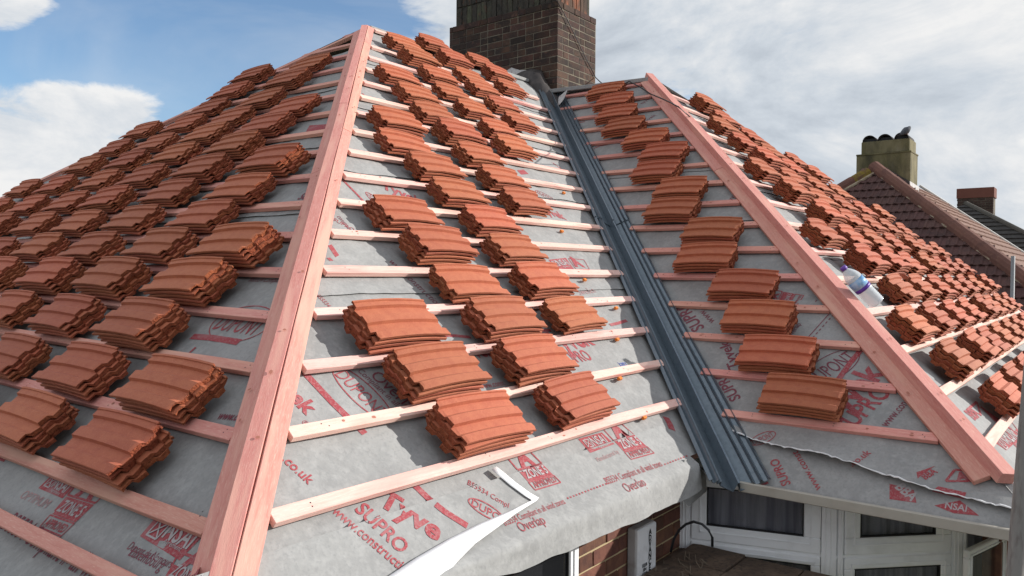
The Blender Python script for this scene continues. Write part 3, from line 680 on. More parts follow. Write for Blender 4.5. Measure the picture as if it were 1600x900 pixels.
for i in range(26):
    x, y = pc[0]-1.6+random.uniform(-.6, .7), -11.7-random.uniform(0, .7); a_ = random.uniform(0, PI); l_ = random.uniform(.05, .22)
    lf.tube([(x, y, zc+.03), (x+l_*math.cos(a_), y+l_*math.sin(a_), zc+.03+random.uniform(0, .12))], .008, 4)
tag(lf.build('twig_litter', M['twig']), 'dry twigs and litter on the flat roof beside the alarm box', 'litter', kind='stuff')

# alarm box
al = thing('alarm_box', 'white wall alarm box with ADVANCE in upright black letters on the brick wall', 'alarm box', (-4, -11.5, -11.4))
FA = facet((-12, -11.60), (1, 0))
ua0, za0 = fpt(FA, 998, 829); ua1, za1 = fpt(FA, 1026, 815)
zt = (za0+za1)/2; zbm = zt-1.02
MB().fbox(FA[0], FA[1], FA[2], (0, 0, 1), ua0, ua1, 0, .19, zbm+.12, zt).build('cover', M['alarm'], al, bevel=.02)
MB().fbox(FA[0], FA[1], FA[2], (0, 0, 1), ua0-.035, ua1-.01, .035, .195, zbm+.10, zt+.015).build('backplate', M['alarm_side'], al, bevel=.015)
MB().fbox(FA[0], FA[1], FA[2], (0, 0, 1), ua0+.005, ua1-.005, .004, .19, zbm, zbm+.118).build('base', M['alarm_red'], al, bevel=.01)

# ------------------------------------------------------------------ lettering
TXT = {}
def glyphs(s, bold):
    if (s, bold) not in TXT:
        cu = bpy.data.curves.new('t', 'FONT'); cu.body = s; cu.size = 1; cu.offset = bold; cu.resolution_u = 3
        o = bpy.data.objects.new('t', cu); C.objects.link(o); bpy.context.view_layer.update()
        me = bpy.data.meshes.new_from_object(o.evaluated_get(bpy.context.evaluated_depsgraph_get()))
        bm = bmesh.new(); bm.from_mesh(me); bmesh.ops.triangulate(bm, faces=bm.faces[:]); bmesh.ops.subdivide_edges(bm, edges=[e for e in bm.edges if e.calc_length() > .35], cuts=1)
        bm.verts.index_update(); TXT[(s, bold)] = ([tuple(v.co) for v in bm.verts], [tuple(v.index for v in f.verts) for f in bm.faces]); bm.free()
        bpy.data.meshes.remove(me); bpy.data.objects.remove(o); bpy.data.curves.remove(cu)
    return TXT[(s, bold)]
from mathutils.bvhtree import BVHTree
SURF = []
for o in list(C.objects):
    if o.name.split('.')[0] in ('underlay_sheet', 'eave_underlay'):
        m_ = o.data; SURF.append((BVHTree.FromPolygons([v.co.copy() for v in m_.vertices], [tuple(q.vertices) for q in m_.polygons]), o))
LASTHOST = [None]
def drop(X, off=.006):
    o_ = Vector([float(q)*S for q in CAM]); d_ = (Vector([float(q)*S for q in X])-o_).normalized(); best = None
    for b, ob in SURF:
        r = b.ray_cast(o_, d_)
        if r[0] is not None and (best is None or r[3] < best[3]): best = (*r, ob)
    if best is None: return np.array(X)
    n = best[1] if best[1].dot(d_) < 0 else -best[1]
    LASTHOST[0] = best[4]
    return np.array(best[0]/S)+np.array(n)*off
PRH = .006
def on_plane(pl, p0, p1):
    """frame on the underlay through two picture points: origin, text direction, text up"""
    a = bp(pl, *p0, HU); b = bp(pl, *p1, HU); d = b-a; L_ = np.linalg.norm(d); d /= L_; return a, d, np.cross(NRM[pl], d), L_
def lay(pl, pts2, faces, fr_, mat, name='lettering', up=PRH, surf=None):
    a, d, u, _ = fr_; vs_ = []
    for x, y in pts2:
        X = a+d*x+u*y
        vs_.append(drop(X, up))
    s, al_ = SA(pl, a); m = MB(); m.v = vs_; m.f = faces
    o = m.build(name, mat, None); o.parent = LASTHOST[0]; return o
def text(pl, st, p0, p1, hgt=1.0, bold=.0, mat=None, flip=False, up=PRH, surf=None):
    v, f = glyphs(st, bold); x0 = min(q[0] for q in v); x1 = max(q[0] for q in v)
    fr_ = on_plane(pl, p0, p1); k = fr_[3]/(x1-x0)
    return lay(pl, [((q[0]-x0)*k, q[1]*k*hgt) for q in v], f, fr_, mat or M['print'], up=up, surf=surf)
def subpoly(pts, n=6):
    out = []
    for i in range(len(pts)):
        a, b = np.array(pts[i], float), np.array(pts[(i+1) % len(pts)], float)
        for j in range(n): out.append(tuple(a+(b-a)*j/n))
    return out
def patch(pl, corners, mat, n=8, name='printed_block', up=PRH-.002, surf=None):
    """four picture corners in order -> a printed rectangle lying on the sheet"""
    q = [bp(pl, u, v, HU) for u, v in corners]; m = MB(); rws = []
    for i in range(n+1):
        a, b = q[0]+(q[3]-q[0])*i/n, q[1]+(q[2]-q[1])*i/n; r = []
        for j in range(n+1):
            X = a+(b-a)*j/n
            r.append(drop(X, up))
        rws.append(r)
    o = m.grid(rws).build(name, mat, None); o.parent = LASTHOST[0]; return o
def outline(pl, corners, w, mat, surf=None):
    for i in range(len(corners)):
        (u0, v0), (u1, v1) = corners[i], corners[(i+1) % len(corners)]; stroke(pl, [(u0, v0), (u1, v1)], w, mat, surf)
def stroke(pl, pts, w, mat=None, surf=None):
    """a printed line of width w along picture points"""
    P3 = []
    for (u0, v0), (u1, v1) in zip(pts[:-1], pts[1:]):
        a, b = bp(pl, u0, v0, HU), bp(pl, u1, v1, HU); n = max(2, int(np.linalg.norm(b-a)/.12))
        P3 += [a+(b-a)*j/n for j in range(n)]
    P3.append(bp(pl, *pts[-1], HU)); l, r = [], []
    for i, X in enumerate(P3):
        d = P3[min(i+1, len(P3)-1)]-P3[max(i-1, 0)]; d /= np.linalg.norm(d); sd_ = np.cross(NRM[pl], d)*w/2
        for lst, Y in ((l, X+sd_), (r, X-sd_)):
            lst.append(drop(Y, PRH))
    o = MB().grid([l, r]).build('printed_line', mat or M['print'], None); o.parent = LASTHOST[0]; return o
def oval(pl, c0, c1, ratio, w, mat=None, label='DUPONT', surf=None, bold=.01):
    """oval emblem whose long axis runs between two picture points, with its word inside"""
    fr_ = on_plane(pl, c0, c1); L_ = fr_[3]; n = 48; vs_, fs = [], []
    for i in range(n):
        t_ = 2*PI*i/n
        for rr in (0, w): vs_.append((L_/2+(L_/2-rr)*math.cos(t_), (L_*ratio/2-rr)*math.sin(t_)))
    for i in range(n): j = (i+1) % n; fs.append((2*i, 2*j, 2*j+1, 2*i+1))
    lay(pl, vs_, fs, fr_, mat or M['print'], name='emblem_ring', surf=surf)
    v, f = glyphs(label, bold); x0 = min(q[0] for q in v); x1 = max(q[0] for q in v); k = L_*.78/(x1-x0); hh = min(1.9, L_*ratio*.52/(k*.72))
    lay(pl, [(L_*.11+(q[0]-x0)*k, (q[1]-.36)*k*hh) for q in v], f, fr_, mat or M['print'], name='emblem_word', surf=surf)
apr = None
def nsai(pl, cs, word='NSAI', flip=False, surf=None):
    patch(pl, cs, M['print'], surf=surf); a, b, c, d = [np.array(x, float) for x in cs]
    p0 = a+(b-a)*.36+(d-a)*.66; p1 = a+(b-a)*.93+(d-a)*.66
    text(pl, word, tuple(p0), tuple(p1), 1.25, .015, M['felt_print'], up=PRH+.004, surf=surf)
    text(pl, 'Agrément', tuple(a+(b-a)*.45+(d-a)*.86), tuple(a+(b-a)*.85+(d-a)*.86), .9, 0, M['felt_print'], up=PRH+.004, surf=surf)
    m0 = a+(b-a)*.10+(d-a)*.42; m1 = a+(b-a)*.32+(d-a)*.42
    fr_ = on_plane(pl, tuple(m0), tuple(m1)); L_ = fr_[3]; w = L_*.10; vv, ff = [], []
    for q0, q1 in (((0, 0), (1, 0)), ((1, 0), (1, 1)), ((1, 1), (0, 1)), ((0, 1), (0, 0)), ((0, 0), (1, 1)), ((0, 1), (1, 0))):
        q0, q1 = np.array(q0, float)*L_-(0, L_*.5), np.array(q1, float)*L_-(0, L_*.5); e = q1-q0; e = np.array([-e[1], e[0]])/np.linalg.norm(e)*w/2; b0 = len(vv)
        vv += [tuple(q0+e), tuple(q1+e), tuple(q1-e), tuple(q0-e)]; ff.append((b0+3, b0+2, b0+1, b0))
    lay(pl, vv, ff, fr_, M['felt_print'], name='emblem_mark', up=PRH+.004, surf=surf)
def zone(pl, cs, surf=None, top=None):
    """red ZONE 5 block with an outlined APPROVED box beneath; corners: top-left, top-right, bottom-right, bottom-left"""
    a, b, c, d = [np.array(x, float) for x in cs]; f = lambda u, v: tuple(a+(b-a)*u+(d-a)*v+((c-b)-(d-a))*u*v)
    patch(pl, [f(0, 0), f(1, 0), f(1, .56), f(0, .56)], M['print'], surf=surf)
    text(pl, 'ZONE 5', f(.08, .44), f(.92, .44), 1.5, .02, M['felt_print'], up=PRH+.004, surf=surf)
    outline(pl, [f(0, .6), f(1, .6), f(1, 1), f(0, 1)], .022, M['print'], surf=surf)
    text(pl, 'APPROVED', f(.07, .92), f(.93, .92), 1.5, .02, M['print'], surf=surf)
    outline(pl, [f(.0, -.05), f(.0, -.75), f(1, -.75), f(1, -.05)], .03, M['print'], surf=surf)
    e0, e1 = f(.25, -.15), f(.8, -.15)
    text(pl, 'A', f(.2, -.15), f(.8, -.15), 1.0, .06, M['print'], surf=surf)
M['felt_print'] = material('print_gap_grey', (.40, .37, .37), .85, noise_=[(60, 4, (.34, .28, .28), .5, .8)])

# centre slope
text('B', 'Tyve', (588, 786), (684, 846), 1.0, .035)
text('B', 'SUPRO', (553, 797), (626, 866), 1.25, .02)
text('B', 'www.construction', (517, 800), (640, 905), 1.35, .012)
stroke('B', [(646, 757), (668, 778), (695, 800), (730, 822)], .10)
text('B', 'BS5534 Compl', (730, 757), (794, 794), 1.3, .0)
oval('B', (731, 781), (788, 813), .46, .022, label='DUPO')
text('B', '.co.uk', (439, 719), (482, 758), 1.15, .02)
text('B', 'Tyvek', (405, 580), (480, 650), 1.1, .035); text('B', '\u00ae', (470, 660), (478, 667), 1)
stroke('B', [(476, 583), (520, 630), (570, 678)], .11)
oval('B', (522, 572), (612, 660), .42, .022, bold=.0)
text('B', 'Overlap', (577, 587), (650, 652), 1.3, 0, M['print_dark']); text('B', 'Compliant in all wind', (558, 580), (640, 655), 1.4, 0, M['print_dark'])
text('B', 'www.construction', (606, 408), (684, 480), 1.5, 0, M['print_dark'])
text('B', 'BS5534', (494, 462), (512, 480), 1.3, 0)
patch('B', [(512, 384), (518, 382), (530, 399), (524, 402)], M['print']); stroke('B', [(513, 403), (518, 408)], .08)
stroke('B', [(536, 282), (556, 302), (571, 318)], .06)
oval('B', (572, 300), (602, 328), .4, .02, bold=0); text('B', 'Tyvek', (596, 294), (662, 322), 1.3, .03)
text('B', 'SUPRO', (520, 344), (552, 362), 1.2, .0); text('B', 'construction', (526, 338), (552, 368), 1.5, 0, M['print_dark'])
stroke('B', [(566, 146), (578, 158)], .05); stroke('B', [(594, 168), (612, 188)], .05)
oval('B', (836, 298), (868, 314), .45, .02, bold=0)
text('B', 'Tyvek', (848, 333), (886, 344), 1.4, .03); patch('B', [(808, 266), (818, 265), (826, 272), (814, 273)], M['print'])
text('B', '.co.uk', (862, 254), (876, 264), 1.3, .03)
nsai('B', [(857, 406), (884, 403), (897, 421), (870, 422)]); outline('B', [(888, 404), (912, 406), (921, 421), (900, 421)], .022, M['print']); text('B', 'A', (898, 416), (914, 417), 1.0, .06)
text('B', 'Sweden', (907, 461), (932, 457), 1.1, 0, M['print_pale']); stroke('B', [(953, 508), (966, 505), (979, 501)], .08)
text('B', 'Tyvek', (868, 551), (930, 538), 1.25, .03); text('B', 'SUPRO', (886, 569), (927, 562), 1.35, .02)
outline('B', [(968, 568), (977, 567), (979, 571), (970, 573)], .012, M['blue_print']); text('B', 'Lap', (970, 572), (977, 570), 1, 0, M['blue_print'])
text('B', 'Tyvek', (722, 562), (775, 555), 1.3, .03); text('B', 'SUPRO', (736, 582), (770, 592), 1.3, .02); text('B', 'www.const', (752, 608), (790, 602), 1.3, 0)
stroke('B', [(690, 524), (712, 525), (735, 527)], .07); stroke('B', [(832, 518), (860, 516)], .07)
stroke('B', [(1040, 652), (1046, 662), (1050, 672)], .16)
# eave sheet
nsai('B', [(903, 686), (940, 676), (960, 694), (922, 708)], surf=apr)
zone('B', [(960, 690), (993, 682), (1022, 708), (986, 718)], surf=apr)
zone('B', [(810, 736), (848, 726), (876, 754), (836, 766)], surf=apr)
text('B', 'BS5534 Compliant in all wind zones', (790, 822), (884, 787), 1.5, .0, surf=apr)
text('B', 'BS5534 Compliant in all wind zones', (950, 757), (1036, 728), 1.5, .0, surf=apr)
text('B', 'Overlap', (815, 832), (854, 818), 1.3, .0, surf=apr); text('B', 'Overlap', (981, 770), (1011, 758), 1.3, .0, surf=apr)
for i in range(14): stroke('B', [(886+i*4.6, 779-i*1.72), (888+i*4.6, 778.2-i*1.72)], .028, surf=apr)
for i in range(9): stroke('B', [(1038+i*4.2, 726-i*1.6), (1040+i*4.2, 725.2-i*1.6)], .028, surf=apr)
text('B', 'Manufactured by', (935, 722), (968, 708), 1.2, 0, M['print_pale'], surf=apr)
# left slope
nsai('A', [(226, 800), (310, 840), (281, 874), (221, 839)][:0] or [(246, 806), (315, 840), (281, 876), (219, 838)])
zone('A', [(104, 776), (147, 789), (96, 838), (62, 824)])
nsai('A', [(84, 740), (118, 757), (98, 779), (60, 763)])
oval('A', (337, 500), (420, 512), .55, .02, bold=0); stroke('A', [(300, 526), (330, 528), (374, 535)], .12); stroke('A', [(296, 552), (306, 543)], .05)
text('A', 'www.construction', (338, 655), (420, 662), 1.4, .02, M['print_dark']); text('A', 'SUPRO', (464, 312), (500, 310), 1.3, .02, M['print_dark'])
text('A', 'BS5534 Compliant in all wind', (0, 826), (150, 915), 1.6, 0, M['print_dark']); text('A', 'Dupont de Nemours', (198, 858), (265, 888), 1.3, 0, M['print_dark']); text('A', 'Luxembourg', (200, 868), (250, 892), 1.3, 0, M['print_dark'])
text('A', 'BS5534 Compliant', (388, 440), (440, 442), 1.4, 0, M['print_dark']); patch('A', [(484, 196), (514, 194), (506, 203), (478, 206)], M['print']); text('A', 'Overlap', (92, 572), (118, 560), 1.2, 0, M['print_dark'])
zone('A', [(268, 885), (316, 905), (296, 935), (250, 915)])
patch('A', [(0, 700), (18, 708), (6, 722), (-12, 716)], M['print']); text('A', 'OPTIMUM', (30, 778), (70, 795), 1.0, 0, M['print_pale'])
# slope right of the valley
text('C', 'SUPRO', (1101, 512), (1068, 470), 1.0, .02, M['print_dark']); text('C', 'www', (1118, 502), (1100, 484), 1.0, 0, M['print_dark']); patch('C', [(1070, 498), (1073, 498), (1073, 501), (1070, 501)], M['print'])
text('C', 'Tyvek', (1156, 574), (1138, 532), .9, .02, M['print_dark']); text('C', 'SUPRO', (1158, 622), (1128, 578), 1.0, .02, M['print_dark'])
oval('C', (1255, 602), (1340, 548), .5, .02, M['print_dark'], bold=0); stroke('C', [(1311, 592), (1328, 568), (1346, 546)], .11)
text('C', 'Tyvek', (1306, 668), (1386, 580), 1.15, .035); text('C', '\u00ae', (1376, 582), (1382, 577), 1)
text('C', 'SUPRO', (1326, 678), (1395, 613), 1.3, .02); text('C', 'www.construction', (1386, 668), (1450, 596), 1.3, .01, M['print_dark'])
zone('C', [(1228, 458), (1244, 455), (1246, 472), (1224, 474)][:0] or [(1216, 472), (1224, 456), (1256, 462), (1246, 476)])
text('C', 'BS5534', (1160, 560), (1190, 520), 1, 0, M['print_dark']); text('C', 'Overlap', (1236, 528), (1252, 506), 1.2, 0, M['print_dark'])
for i in range(9): stroke('C', [(1270+i*5, 528-i*5.6), (1272.5+i*5, 525-i*5.6)], .022, M['print_dark'])
for i in range(6): stroke('C', [(1274+i*4.4, 472-i*5), (1276.4+i*4.4, 469-i*5)], .020, M['print_dark'])
stroke('C', [(1262, 528), (1280, 508), (1296, 490)], .02, M['print_dark'])
for c0, c1 in (((1112, 262), (1130, 246)), ((1142, 316), (1156, 300)), ((1004, 163), (1020, 152)), ((1008, 192), (1026, 180))): text('C', 'tyvek', c0, c1, 1.2, 0, M['print_dark'])
for pts in ([(928, 232), (938, 228), (950, 226)], [(906, 192), (914, 190)], [(910, 170), (918, 166)]): stroke('C', pts, .05)
oval('C', (1172, 694), (1212, 676), .5, .018, M['print'], bold=0)
patch('C', [(1432, 738), (1462, 728), (1440, 742), (1434, 748)], M['print']); text('C', 'BBA', (1446, 750), (1466, 738), 1.2, .03)
outline('C', [(1478, 752), (1492, 734), (1524, 738), (1534, 752)], .04, M['print']); text('C', 'A', (1494, 752), (1516, 750), 1.0, .06)
patch('C', [(1466, 760), (1510, 770), (1506, 780), (1456, 768)], M['print'])
text('C', '.co.uk', (1332, 730), (1362, 708), 1.0, .02)
# lower sheet at that eave
text('C', 'SUPRO', (1236, 756), (1215, 716), 1.1, .02); text('C', 'www.const', (1284, 764), (1246, 704), .9, .01, M['print']); text('C', 'Tyvek', (1203, 760), (1178, 716), 1.0, .03)
patch('C', [(1390, 756), (1428, 766), (1432, 786), (1390, 780)], M['print']); text('C', 'BBA', (1398, 762), (1424, 784), 1.2, .03, M['felt_print']); patch('C', [(1460, 790), (1500, 782), (1530, 806), (1490, 802)], M['print']); text('C', 'NSAI', (1476, 794), (1510, 800), 1.2, .02, M['felt_print'])
# sunny right slope
outline('D', [(1512, 640), (1526, 628), (1532, 648)], .05, M['print']); text('D', 'BBA', (1523, 657), (1533, 649), .8, .03)
nsai('D', [(1552, 690), (1566, 676), (1588, 690), (1572, 704)]); zone('D', [(1574, 684), (1590, 672), (1604, 690), (1590, 702)])

# letters on the alarm box
def wall_text(st, u0, z0, size, bold, mat, parent, y=.008, stretch=1.0):
    v, f = glyphs(st, bold); x0 = (min(q[0] for q in v)+max(q[0] for q in v))/2
    m = MB(); m.v = [FA[0]+FA[1]*(u0+(q[0]-x0)*size*stretch)-FA[2]*y+np.array([0, 0, z0+q[1]*size]) for q in v]; m.f = f
    return m.build('lettering', mat, parent)
um = ua0+(ua1-ua0)*.52
for i, ch_ in enumerate('ADVANCE'): wall_text(ch_, um+(ua1-ua0)*.10, zt-.16-i*.102, .135, .035, M['ink'], al)
for i, ch_ in enumerate(('0208', '304', '0740')): wall_text(ch_, ua0+(ua1-ua0)*.33, zt-.66-i*.075, .085, .02, M['ink'], al)

# ------------------------------------------------------------------ main chimney
KX, KY, CT = 11.6, 1.0, 4.95
chim = thing('brick_chimney', 'tall sooty brick chimney stack with a mossy top at the head of the valley', 'chimney', (13, 4, 1))
LX, LY = 3.05, 6.2
MB().box(KX+.012, KX+LX-.012, KY+.012, KY+LY-.012, -1.5, CT-.02).build('mortar_core', M['ch_mortar'], chim)
CHH, CBL, CJ = .292, .86, .036
z = CT; i = 0
while z > -1.0:
    zb = z-CHH+CJ
    out = .025 if i == 0 else 0.0
    # left face (runs along y)
    c0 = CBL*.5 if i % 2 else CBL
    y = KY
    lens = []
    pat = [CBL*.5, CBL] if (i % 3) else [CBL, CBL, CBL*.5]
    q = i
    while y < KY+LY-.05:
        l = min(pat[q % len(pat)], KY+LY-y); q += 1
        corner = abs(y-KY) < 1e-6
        roofz = T*min(y, 2)
        if zb > roofz-.9 and l > .1:
            dep = (CBL*.5 if pat[i % len(pat)] > CBL*.7 else CBL) if corner else .30
            put_brick(chim, (KX-out+random.uniform(-.006, .006), y+(0 if not corner else -out), zb), (1, 0, 0), (0, 1, 0), (0, 0, 1), round(dep-CJ if corner else dep, 3), round(l-CJ+(out if corner else 0), 3), CHH-CJ, M['ch_brick'])
        if corner: xc = KX+dep if zb > roofz-.9 else KX+CBL*.5
        y += l
    x = xc; q = i
    while x < KX+LX-.05:
        l = min(pat[(q+1) % len(pat)], KX+LX-x); q += 1
        if l > .12: put_brick(chim, (x, KY-out+random.uniform(-.008, .008), zb), (1, 0, 0), (0, 1, 0), (0, 0, 1), round(l-CJ, 3), .30, CHH-CJ, M['ch_brick'])
        x += l
    z -= CHH; i += 1
IN = .19
MB().box(KX+IN+.04, KX+LX-IN-.04, KY+IN+.04, KY+LY-IN-.04, CT-.05, CT+3.6).build('mortar_core', M['moss'], chim)
for t_ in range(4):
    z0 = CT+.01+t_*.90
    for k in range(int((LY-2*IN)/.30)):
        put_brick(chim, (KX+IN+random.uniform(-.03, .02), KY+IN+k*.30, z0), (1, 0, 0), (0, 1, 0), (0, 0, 1), .30, .27, .87-.05*(random.random() < .3), M['moss'])
    for k in range(1, int((LX-2*IN)/.30)):
        put_brick(chim, (KX+IN+k*.30+.03, KY+IN+random.uniform(-.02, .02), z0), (1, 0, 0), (0, 1, 0), (0, 0, 1), .27, .30, .87, M['ch_orange'])
# lead saddle and torn flashing at its foot
def vsheet(rows_px, x0):
    return [[hitp((1, 0, 0), x0+dx, u, v) for (u, v, dx) in r] for r in rows_px]
ls = thing('lead_flashing', 'crumpled dark lead saddle at the foot of the brick chimney', 'flashing', (11, 2, 1.5))
rows_px = [[(816, 112, -.05), (832, 108, -.05), (847, 111, -.05), (852, 124, -.05), (861, 140, -.1), (872, 150, -.3), (880, 156, -.5)],
           [(808, 116, -.5), (826, 111, -.6), (843, 116, -.55), (850, 132, -.5), (860, 146, -.6), (872, 156, -.8), (878, 160, -.9)],
           [(803, 122, -.6), (820, 126, -.75), (834, 134, -.8), (846, 146, -.9), (857, 156, -1.0), (868, 163, -1.1), (875, 166, -1.1)],
           [(800, 128, -.6), (814, 137, -.7), (828, 147, -.8), (841, 156, -1.0), (853, 163, -1.2), (865, 169, -1.35), (872, 172, -1.35)]]
solid(vsheet(rows_px, KX), .03, (-.7, -.5, .5)).build('lead_sheet', M['lead'], ls, smooth=True)
solid(vsheet([[(790, 112, -.2), (799, 106, -.1), (812, 110, -.08), (830, 110, -.04)], [(796, 122, -.35), (804, 120, -.3), (815, 124, -.3), (826, 126, -.3)]], KX), .02, (-.7, -.5, .5)).build('pale_sheet', M['lead_pale'], ls)
solid(vsheet([[(873, 152, -1.0), (880, 146, -.8), (887, 140, -.5)], [(872, 160, -1.3), (879, 155, -1.2), (884, 148, -1.0)], [(871, 167, -1.4), (875, 163, -1.4), (880, 157, -1.3)]], KX), .02, (-.7, -.5, .5)).build('pale_sheet', M['lead_pale'], ls)
solid(vsheet([[(886, 141, -.3), (900, 138, .2), (912, 136, .6)], [(886, 146, -.4), (900, 142, .1), (912, 139, .5)]], KX), .02, (-.4, -.8, .4)).build('pale_sheet', M['lead_pale'], ls)
# aerial cable from the chimney over the ridge and hip
cp_ = [np.array([KX+LX-.1, KY-.06, 2.3])]
X0 = cp_[0]; X1 = bp('C', 983, 127, .45)
for k in np.linspace(.15, 1, 6): cp_.append(X0+(X1-X0)*k-np.array([0, 0, .35*math.sin(PI*k)]))
for u, v, h in ((1000, 136, .28), (1017, 147, .14), (1034, 154, .30), (1047, 160, .36)): cp_.append(bp('C', u, v, h))
for u, v, h in ((1060, 167, .32), (1074, 179, .12), (1084, 188, .02), (1094, 196, -.05)): cp_.append(bp('D', u, v, h))
cb = MB().tube(cp_, .022, 6).build('aerial_cable', M['cable'], None, smooth=True); tag(cb, 'thin black aerial cable running from the brick chimney over the hip board', 'cable')
cb = MB().tube([np.array([KX-.05, KY+.5, 5.3]), np.array([KX-.1, KY-.05, 4.85]), np.array([KX+.6, KY-.1, 4.25]), np.array([KX+1.4, KY-.07, 3.6]), np.array([KX+2.2, KY-.07, 2.9]), np.array([KX+LX-.1, KY-.06, 2.3])], .018, 6).build('aerial_cable', M['cable'], None, smooth=True); tag(cb, 'black cable stapled across the lit face of the brick chimney', 'cable')
# black cable loop by the bay window
arc = [(1048, 862), (1053, 842), (1061, 828), (1072, 819), (1084, 815), (1097, 819), (1107, 828), (1113, 840), (1113, 854)]
cb = MB().tube([at_depth(u, v, 13.15-.008*(u-1048)) for u, v in arc], .022, 8).build('cable_loop', M['cable'], None, smooth=True); tag(cb, 'black cable looping up from the flat roof beside the bay window', 'cable')

# ------------------------------------------------------------------ small things on the roof
nl = MB()
for pl, rr, lims_ in (('B', range(6, 17), None), ('C', range(6, 16), None), ('A', range(9, 18), None)):
    for r in rr:
        s = {'C': r*GC}.get(pl, float(r)); lo, hi = lims(pl, s)
        a = lo+.7
        while a < hi-.7:
            for dd in ((.06, .0), (.11, .05)):
                c_ = P(pl, s+dd[0], a+dd[1]+random.uniform(-.05, .05), .003); u_ = UPS[pl]*.011; w_ = np.cross(NRM[pl], UPS[pl])*.011
                b0 = len(nl.v); nl.v += [tuple(c_+u_), tuple(c_+w_), tuple(c_-u_), tuple(c_-w_)]; nl.f.append((b0, b0+1, b0+2, b0+3))
            a += 1.45
hd_ = np.array([1, 1, T]); e_ = np.array([-1, 1, 0])/math.sqrt(2)
nl.build('nail_heads', M['nail'], roof)['kind'] = 'stuff'
kn = MB()
def knot(c_, d1, d2, ra, rb):
    b0 = len(kn.v); kn.v += [tuple(c_+d1*ra*math.cos(2*PI*j/10)+d2*rb*math.sin(2*PI*j/10)) for j in range(10)]; kn.f.append(tuple(b0+j for j in range(10)))
hdu = hd_/np.linalg.norm(hd_)
for base, k0, k1, o_, dz, nn in ((Z3, -12.6, 1.5, .12, .034, 9), (Z3, -12.6, 1.5, -.10, -.012, 9), (Z3, -12.6, 1.5, .35, -.152, 8), (CB, -16.2, -4, .33, -.140, 8), (CB, -16.2, -4, .05, .130, 9)):
    cross_ = {.12: -e_, -.10: UPS['B'], .35: UPS['A'], .33: UPS['C'], .05: -e_}[o_]; nrm_ = {.12: np.array([0, 0, 1.]), -.10: NRM['B'], .35: NRM['A'], .33: NRM['C'], .05: np.array([0, 0, 1.])}[o_]
    for q_ in range(nn):
        k = random.uniform(k0, k1); c_ = base+hd_*k+e_*(o_+random.uniform(-.05, .05))+np.array([0, 0, dz])
        w_ = np.cross(nrm_, hdu); knot(c_+nrm_*.016, hdu, w_, random.uniform(.02, .045), random.uniform(.014, .028))
for pl, rr in (('B', range(8, 17)), ('C', range(8, 16)), ('A', range(9, 18))):
    for r in rr:
        s = r*GC if pl == 'C' else float(r); lo, hi = lims(pl, s)
        for q_ in range(3):
            w_ = np.cross(NRM[pl], UPS[pl]); knot(P(pl, s+random.uniform(.04, .14), random.uniform(lo+.7, hi-.8), .005), w_, UPS[pl], random.uniform(.018, .04), random.uniform(.012, .024))
kn.build('wood_knots', M['knot'], roof)['kind'] = 'stuff'
for q_, (u, v) in enumerate(((882, 301), (879, 361), (915, 437), (964, 481), (966, 530), (970, 591), (1008, 652))):
    s, a = loc('B', u, v, -.05); c_ = P('B', s, a, -.045)
    m = MB().fbox(c_, (1, 0, 0), UPS['B'], NRM['B'], -.09, .02, -.03, .03, -.04, .02).fbox(c_, (.9, .43, 0), UPS['B'], NRM['B'], .03, .12, -.025, .025, -.04, .012)
    o = m.build('orange_packer', M['orange'], None, bevel=.006); tag(o, 'orange plastic packer under the %s batten end beside the valley' % ('seventh-lowest', 'sixth-lowest', 'fifth-lowest', 'fourth-lowest', 'third-lowest', 'second-lowest', 'lowest')[q_], 'packer', 'orange packers under the batten ends')
# tile scraps on the far-right stacks
for q_, (u, v) in enumerate(((1410, 432), (1452, 402), (1472, 403), (1516, 428), (1530, 432))):
    c_ = bp('D', u, v, .36); m = MB().fbox(c_, (.8, .6, 0), UPS['D'], NRM['D'], -.16, .12, -.10, .08, -.02, .05)
    tag(m.build('tile_fragment', M['tile'], None, bevel=.02), 'broken terracotta tile scrap on the sunny right stacks, %s of five' % ('leftmost', 'second from left', 'middle one', 'second from right', 'rightmost')[q_], 'tile fragment', 'tile scraps on the right-hand stacks')

# water bottle leaning behind the right-hand hip board
b0_, b1_ = bp('D', 1371, 474, .22), bp('D', 1316, 417, .42)
ax = b1_-b0_; BL_ = np.linalg.norm(ax); ax /= BL_
bx = np.cross(ax, (0, 0, 1)); bx /= np.linalg.norm(bx); by = np.cross(ax, bx)
bt = thing('water_bottle', 'clear plastic water bottle with blue and purple label lying by the hip board', 'bottle', b0_)
R_ = BL_*.165
def lathe(pr, k=24):
    m = MB(); rws = []
    for t_, r in pr: rws.append([b0_+ax*(BL_*t_)+(bx*math.cos(2*PI*j/k)+by*math.sin(2*PI*j/k))*R_*r for j in range(k+1)])
    return m.grid(rws)
ribs = [(0, .02), (.0, .75), (.02, .95)]
for k in range(8): ribs += [(.035+k*.042, 1.0), (.055+k*.042, .94)]
ribs += [(.38, 1.0), (.66, 1.0), (.70, .99), (.78, .86), (.86, .60), (.91, .36), (.93, .33), (.935, .30)]
lathe(ribs).build('body', M['pet'], bt, smooth=True)
lathe([(.39, 1.015), (.39, 1.02), (.465, 1.02), (.465, 1.015)]).build('label_band', M['label_purple'], bt, smooth=True)
lathe([(.466, 1.016), (.466, 1.02), (.655, 1.02), (.655, 1.015)]).build('label', M['label_blue'], bt, smooth=True)
lathe([(.925, .40), (.925, .42), (.995, .40), (1.0, .34), (1.0, .0)]).build('cap', M['cap_purple'], bt, smooth=True)
fl = bp('D', 1340, 452, .05)
